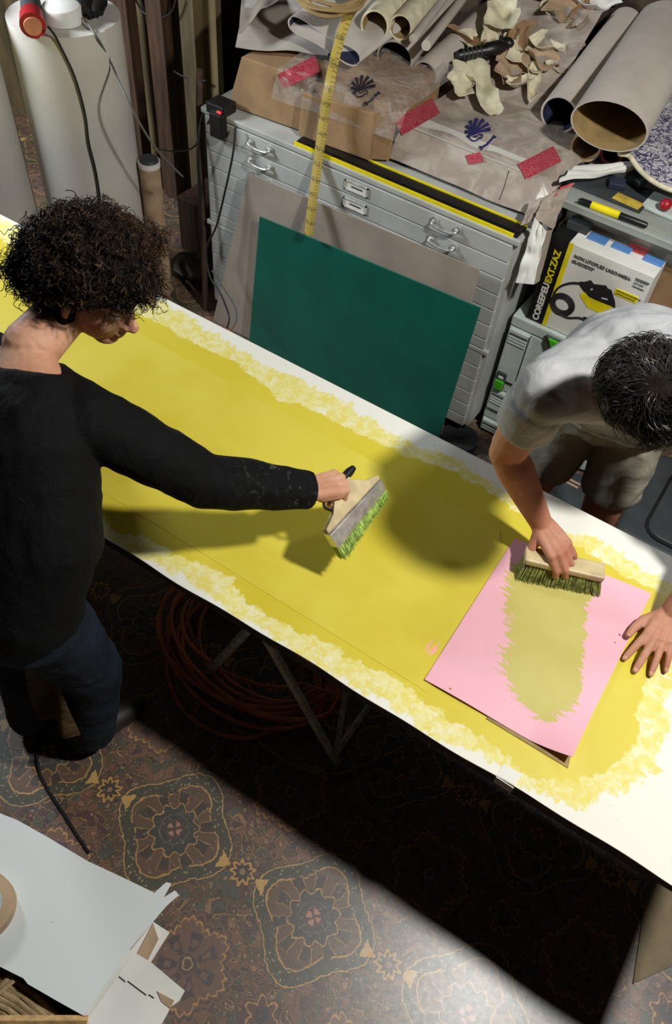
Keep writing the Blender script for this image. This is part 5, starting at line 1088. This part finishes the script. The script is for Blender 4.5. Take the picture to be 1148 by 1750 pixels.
def bristles(mb, a0, a1, b0, b1, n, w, rr2, r=0.0012, jag=0.006):
    """thin bristles from line a0-a1 (with thickness vector w) down to line b0-b1"""
    for k in range(n):
        u = rr2.random(); s = rr2.uniform(-0.5, 0.5); p = a0.lerp(a1, u) + w * s; q = b0.lerp(b1, min(1, max(0, u + rr2.gauss(0, 0.012)))) + w * s * 1.3; q += (q - p).normalized() * rr2.uniform(-jag, jag * 0.3)
        mb.tube([p, p.lerp(q, 0.6), q], [r, r, r * 0.5], 4, cap=False)
def wide_brush():
    A, B = P(558, 913, 0.955), P(646, 819, 0.955); Ta, Tb = P(585, 957, 0.88), P(660, 850, 0.88); H = P(578, 826, 0.998)
    e1 = (B - A).normalized(); dn = ((Ta + Tb) / 2 - (A + B) / 2).normalized(); nr = e1.cross(dn).normalized(); mid = (A + B) / 2
    t = thing('wide_paste_brush', 'wide flat brush with steel ferrule and green bristles held over the yellow paste', 'brush', mid)
    th = 0.011
    L = (B - A).length / 2; up = (H - mid); upn = up.normalized(); h = up.length
    prof = [(-L, 0.0), (L, 0.0), (L, 0.012), (L * 0.62, 0.026), (L * 0.36, 0.052), (0.034, h * 0.8), (0.034, h), (-0.034, h), (-0.034, h * 0.8), (-L * 0.36, 0.052), (-L * 0.62, 0.026), (-L, 0.012)]
    pn = e1.cross(upn).normalized()
    MB().prism(prof, e1, upn, mid - pn * th, pn * th * 2).build('wooden_body', 'beech', t, bevel=0.003)
    MB().tube([H - e1 * 0.068, H - e1 * 0.05, H + e1 * 0.05, H + e1 * 0.068], [0.008, 0.012, 0.012, 0.008], 12).build('handle', 'black', t, True)
    MB().tube(curve_pts([H - e1 * 0.062, H - e1 * 0.075 + upn * -0.02, mid - e1 * 0.05 + upn * 0.02], 6), 0.004, 8).build('strap', 'black', t, True)
    k = 0.16; k2 = 0.52
    a, b, c, d = A.lerp(Ta, 0.0), B.lerp(Tb, 0.0), B.lerp(Tb, k2), A.lerp(Ta, k2)
    MB().hexa([a - nr * 0.013, b - nr * 0.013, c - nr * 0.013, d - nr * 0.013, a + nr * 0.013, b + nr * 0.013, c + nr * 0.013, d + nr * 0.013]).build('ferrule', 'steel', t, bevel=0.002)
    mb = MB(); r2 = random.Random(5); bristles(mb, d, c, Ta, Tb, 900, nr * 0.024, r2, 0.0011, 0.005); a2, b2, c2, d2 = d, c, d.lerp(Ta, 0).lerp(Ta, 0.8), 0
    q0, q1 = d.lerp(Ta, 0.82), c.lerp(Tb, 0.82); mb.hexa([d - nr * 0.010, c - nr * 0.010, q1 - nr * 0.011, q0 - nr * 0.011, d + nr * 0.010, c + nr * 0.010, q1 + nr * 0.011, q0 + nr * 0.011])
    mb.build('bristles', 'bristle', t)
wide_brush()

# ---- the man in the grey shirt
def build_man():
    t = thing('person', 'person in grey T-shirt and shorts with greying hair, bent over the pink sheet', 'person', (-0.2, 2.05, 0), 0)
    f = V((0.38, -0.92, 0)).normalized()
    pel = V((-0.20, 2.05, 0.93)); wai = V((-0.20, 1.96, 1.08)); che = V((-0.155, 1.79, 1.25)); nb = V((-0.095, 1.60, 1.39))
    rs, ls = P(932, 668, 1.335), V((0.10, 1.73, 1.33)); re, rw = P(866, 772, 1.085), P(924, 893, 0.905)
    le, lw = V((0.265, 1.63, 1.07)), P(1150, 1042, 0.835)
    hr, hl = V((-0.285, 2.02, 0.90)), V((-0.115, 2.07, 0.90)); kr, kl = V((-0.325, 1.955, 0.47)), V((-0.085, 1.975, 0.47)); ar, al = V((-0.33, 2.10, 0.09)), V((-0.115, 2.20, 0.09))
    mb = MB(); HC = P(1112, 672, 1.50)
    hd = head(mb, HC, V((0.75, -0.16, -0.64)), V((0.15, -0.72, 0.62)), nb, 1.0)
    mb.tube([pel - V((0, 0, 0.06)), pel, wai, che, lerp(che, nb, 0.55), nb], [(0.14, 0.11), (0.155, 0.12), (0.14, 0.10), (0.17, 0.115), (0.16, 0.10), (0.065, 0.06)], 24, hint=f)
    for s, e, w in ((rs, re, rw), (ls, le, lw)): chain(mb, [lerp(nb, s, 0.4) - V((0, 0, 0.02)), s, lerp(s, e, 0.45), lerp(s, e, 0.9), e, lerp(e, w, 0.25), lerp(e, w, 0.6), w], [0.055, 0.062, 0.055, 0.050, 0.047, 0.049, 0.041, 0.030], 16)
    for h, k, a in ((hr, kr, ar), (hl, kl, al)):
        chain(mb, [h, lerp(h, k, 0.5), k, lerp(k, a, 0.3), lerp(k, a, 0.6), a], [0.09, 0.078, 0.060, 0.060, 0.048, 0.038], 16); chain(mb, [a - V((0, 0, 0.03)), a + f * 0.12 - V((0, 0, 0.055)), a + f * 0.17 - V((0, 0, 0.06))], [0.038, 0.032, 0.024], 10)
    nails = []
    hfw = (P(962, 948, 0.885) - rw).normalized()
    hand(mb, rw, hfw, V((0.05, -0.35, 1)), V((-1, -0.2, 0)), ((38, 38, 22), (36, 36, 22), (36, 36, 22), (34, 34, 20)), 1.06, ((0.5, 0.75, -0.5), (0.8, 0.2, -0.6), (0.9, 0.0, -0.4)), 0.10, nails)
    lf = (P(1104, 1132, 0.798) - lw); lf.z = 0.0; lf = (lf.normalized() + V((0, 0, -0.06)))
    hand(mb, lw + V((0, 0, -0.012)), lf, V((0, 0.0, 1)), V((-1, 0, 0)), ((10, 8, 6), (9, 8, 6), (9, 8, 6), (10, 8, 6)), 1.08, ((0.75, 0.6, -0.1), (0.95, 0.3, -0.05), (0.98, 0.15, 0.0)), 0.20, nails)
    me = remesh(mb, 0.0036, 3)
    for v in me.vertices:
        if v.co.z < TZ + 0.006 and v.co.y < far_y(v.co.x) and v.co.z > 0.7: v.co.z = TZ + 0.006
    link('body', me, 'skin_m', t, True); [q.build('fingernail', 'skin_w', t, True) for q in nails]; facial(t, hd)
    # T-shirt
    mb = MB(); mb.tube([pel + V((0.0, -0.03, -0.05)), pel + V((0, -0.02, 0.03)), wai + V((0, -0.01, -0.01)), lerp(wai, che, 0.5), che, lerp(che, nb, 0.5), lerp(che, nb, 0.88)], [(0.205, 0.165), (0.200, 0.158), (0.190, 0.15), (0.198, 0.150), (0.205, 0.145), (0.185, 0.125), (0.115, 0.085)], 30, hint=f); chain(mb, [P(940, 662, 1.33), P(990, 642, 1.30), P(1045, 622, 1.22)], [0.072, 0.094, 0.115], 16)
    for s, e in ((rs, re), (ls, le)): chain(mb, [lerp(nb, s, 0.35) - V((0, 0, 0.03)), s, lerp(s, e, 0.3)], [0.074, 0.072, 0.070], 20); mb.tube([lerp(s, e, 0.15), lerp(s, e, 0.35), lerp(s, e, 0.52), lerp(s, e, 0.56)], [0.074, 0.072, 0.071, 0.060], 20)
    link('t_shirt', remesh(mb, 0.0065, 4, wrinkle(5, 0.008, 8)), 'shirt', t, True)
    mb = MB(); mb.tube([hr.lerp(hl, 0.5) - V((0, 0, 0.08)), pel, pel + V((0, 0, 0.08))], [(0.185, 0.14), (0.185, 0.145), (0.16, 0.13)], 26, hint=f)
    for h, k in ((hr, kr), (hl, kl)): mb.tube([h, lerp(h, k, 0.4), lerp(h, k, 0.70), lerp(h, k, 0.76)], [0.106, 0.100, 0.096, 0.084], 20)
    link('shorts', remesh(mb, 0.0075, 4, wrinkle(12, 0.007, 9)), 'shorts', t, True)
    for a in (ar, al):
        mb = MB(); chain(mb, [a - f * 0.03 - V((0, 0, 0.045)), a + f * 0.07 - V((0, 0, 0.045)), a + f * 0.15 - V((0, 0, 0.055)), a + f * 0.19 - V((0, 0, 0.058))], [0.045, 0.046, 0.042, 0.032], 14); chain(mb, [a, a - V((0, 0, 0.04))], [0.046, 0.046], 12)
        me = remesh(mb, 0.006, 3)
        for v in me.vertices: v.co.z = max(v.co.z, 0.003)
        link('shoe', me, 'sole', t, True)
    C, F, U, R = hd
    mb = MB(); r2 = random.Random(21)
    for c, r in ((C + U * 0.030 - F * 0.018, (0.081, 0.099, 0.094)), (C + U * 0.004 - F * 0.035, (0.079, 0.078, 0.086)), (C + U * 0.055 + F * 0.035, (0.062, 0.055, 0.05))): mb.ball(c, r, 14, 20, X=R, Y=F, Z=U)
    me = remesh(mb, 0.005, 3, lambda p, n: 0.003 * noise.noise(p * 40)); base = [(v.co.copy(), v.normal.copy()) for v in me.vertices]
    link('hair', me, 'hair_base', t, True)
    mb = MB(); whorl = C + U * 0.12 - F * 0.04
    for k in range(3600):
        p, n = base[r2.randrange(len(base))]; q = p - C
        if q.dot(F) > 0.055 and q.dot(U) < 0.05: continue
        if q.dot(U) < -0.06: continue
        fl = (p - whorl); fl = (fl - n * fl.dot(n)); fl = (fl.normalized() if fl.length > 1e-3 else R) + n.cross(fl.normalized() if fl.length > 1e-3 else R) * (0.9 + 2.6 * noise.noise(p * 17 + V((3, 1, 2))))
        fl = (fl.normalized() + V([r2.gauss(0, 0.22) for _ in range(3)])).normalized(); L = r2.uniform(0.04, 0.09); st = p - n * 0.002; hgt = r2.uniform(0.001, 0.012)
        pts = [C + (st + fl * L * s + n.cross(fl) * (0.010 * math.sin(s * 4 + k)) - C).normalized() * ((st - C).length * (1 - 0.02 * s) + hgt * math.sin(s * 2.4)) for s in (0, 0.2, 0.4, 0.6, 0.8, 1)]; w = r2.uniform(0.0004, 0.0010); mb.tube(pts, [w, w, w, w, w * 0.8, w * 0.3], 3, cap=False)
    mb.build('hair_strands', 'hair_m', t, True)
build_man()
def block_brush():
    a, b = P(898, 944, 0.862), P(1034, 976, 0.850); e = (b - a).normalized(); w = e.cross(V((0, 0, 1))).normalized(); w = w if w.y < 0 else -w; dn = (w * 0.35 + V((0, 0, -1))).normalized()
    t = thing('block_paste_brush', 'beige wooden block brush with olive bristles pressed on the pink sheet', 'brush', (a + b) / 2)
    mb = MB(); mb.obox((a + b) / 2 - V((0, 0, 0.010)), e * (b - a).length / 2, w * 0.026, V((0, 0, 0.011))); mb.build('wooden_block', 'beech', t, bevel=0.005)
    a0, b0 = a + V((0, 0, -0.02)), b + V((0, 0, -0.02)); tz = TZ + 0.007
    a1 = a0 + dn * ((a0.z - tz) / -dn.z) - e * 0.006; b1 = b0 + dn * ((b0.z - tz) / -dn.z) + e * 0.006
    mb = MB(); bristles(mb, a0.lerp(b0, 0.02), b0.lerp(a0, 0.02), a1, b1, 1500, w * 0.042, random.Random(9), 0.0012, 0.004)
    mb.hexa([a0.lerp(b0, .03) - w * 0.016, b0.lerp(a0, .03) - w * 0.016, b0.lerp(b1, 0.75).lerp(a0, .03) - w * 0.016, a0.lerp(a1, 0.75).lerp(b0, .03) - w * 0.016, a0.lerp(b0, .03) + w * 0.016, b0.lerp(a0, .03) + w * 0.016, b0.lerp(b1, 0.75).lerp(a0, .03) + w * 0.016, a0.lerp(a1, 0.75).lerp(b0, .03) + w * 0.016])
    mb.build('bristles', 'bristle2', t)
block_brush()
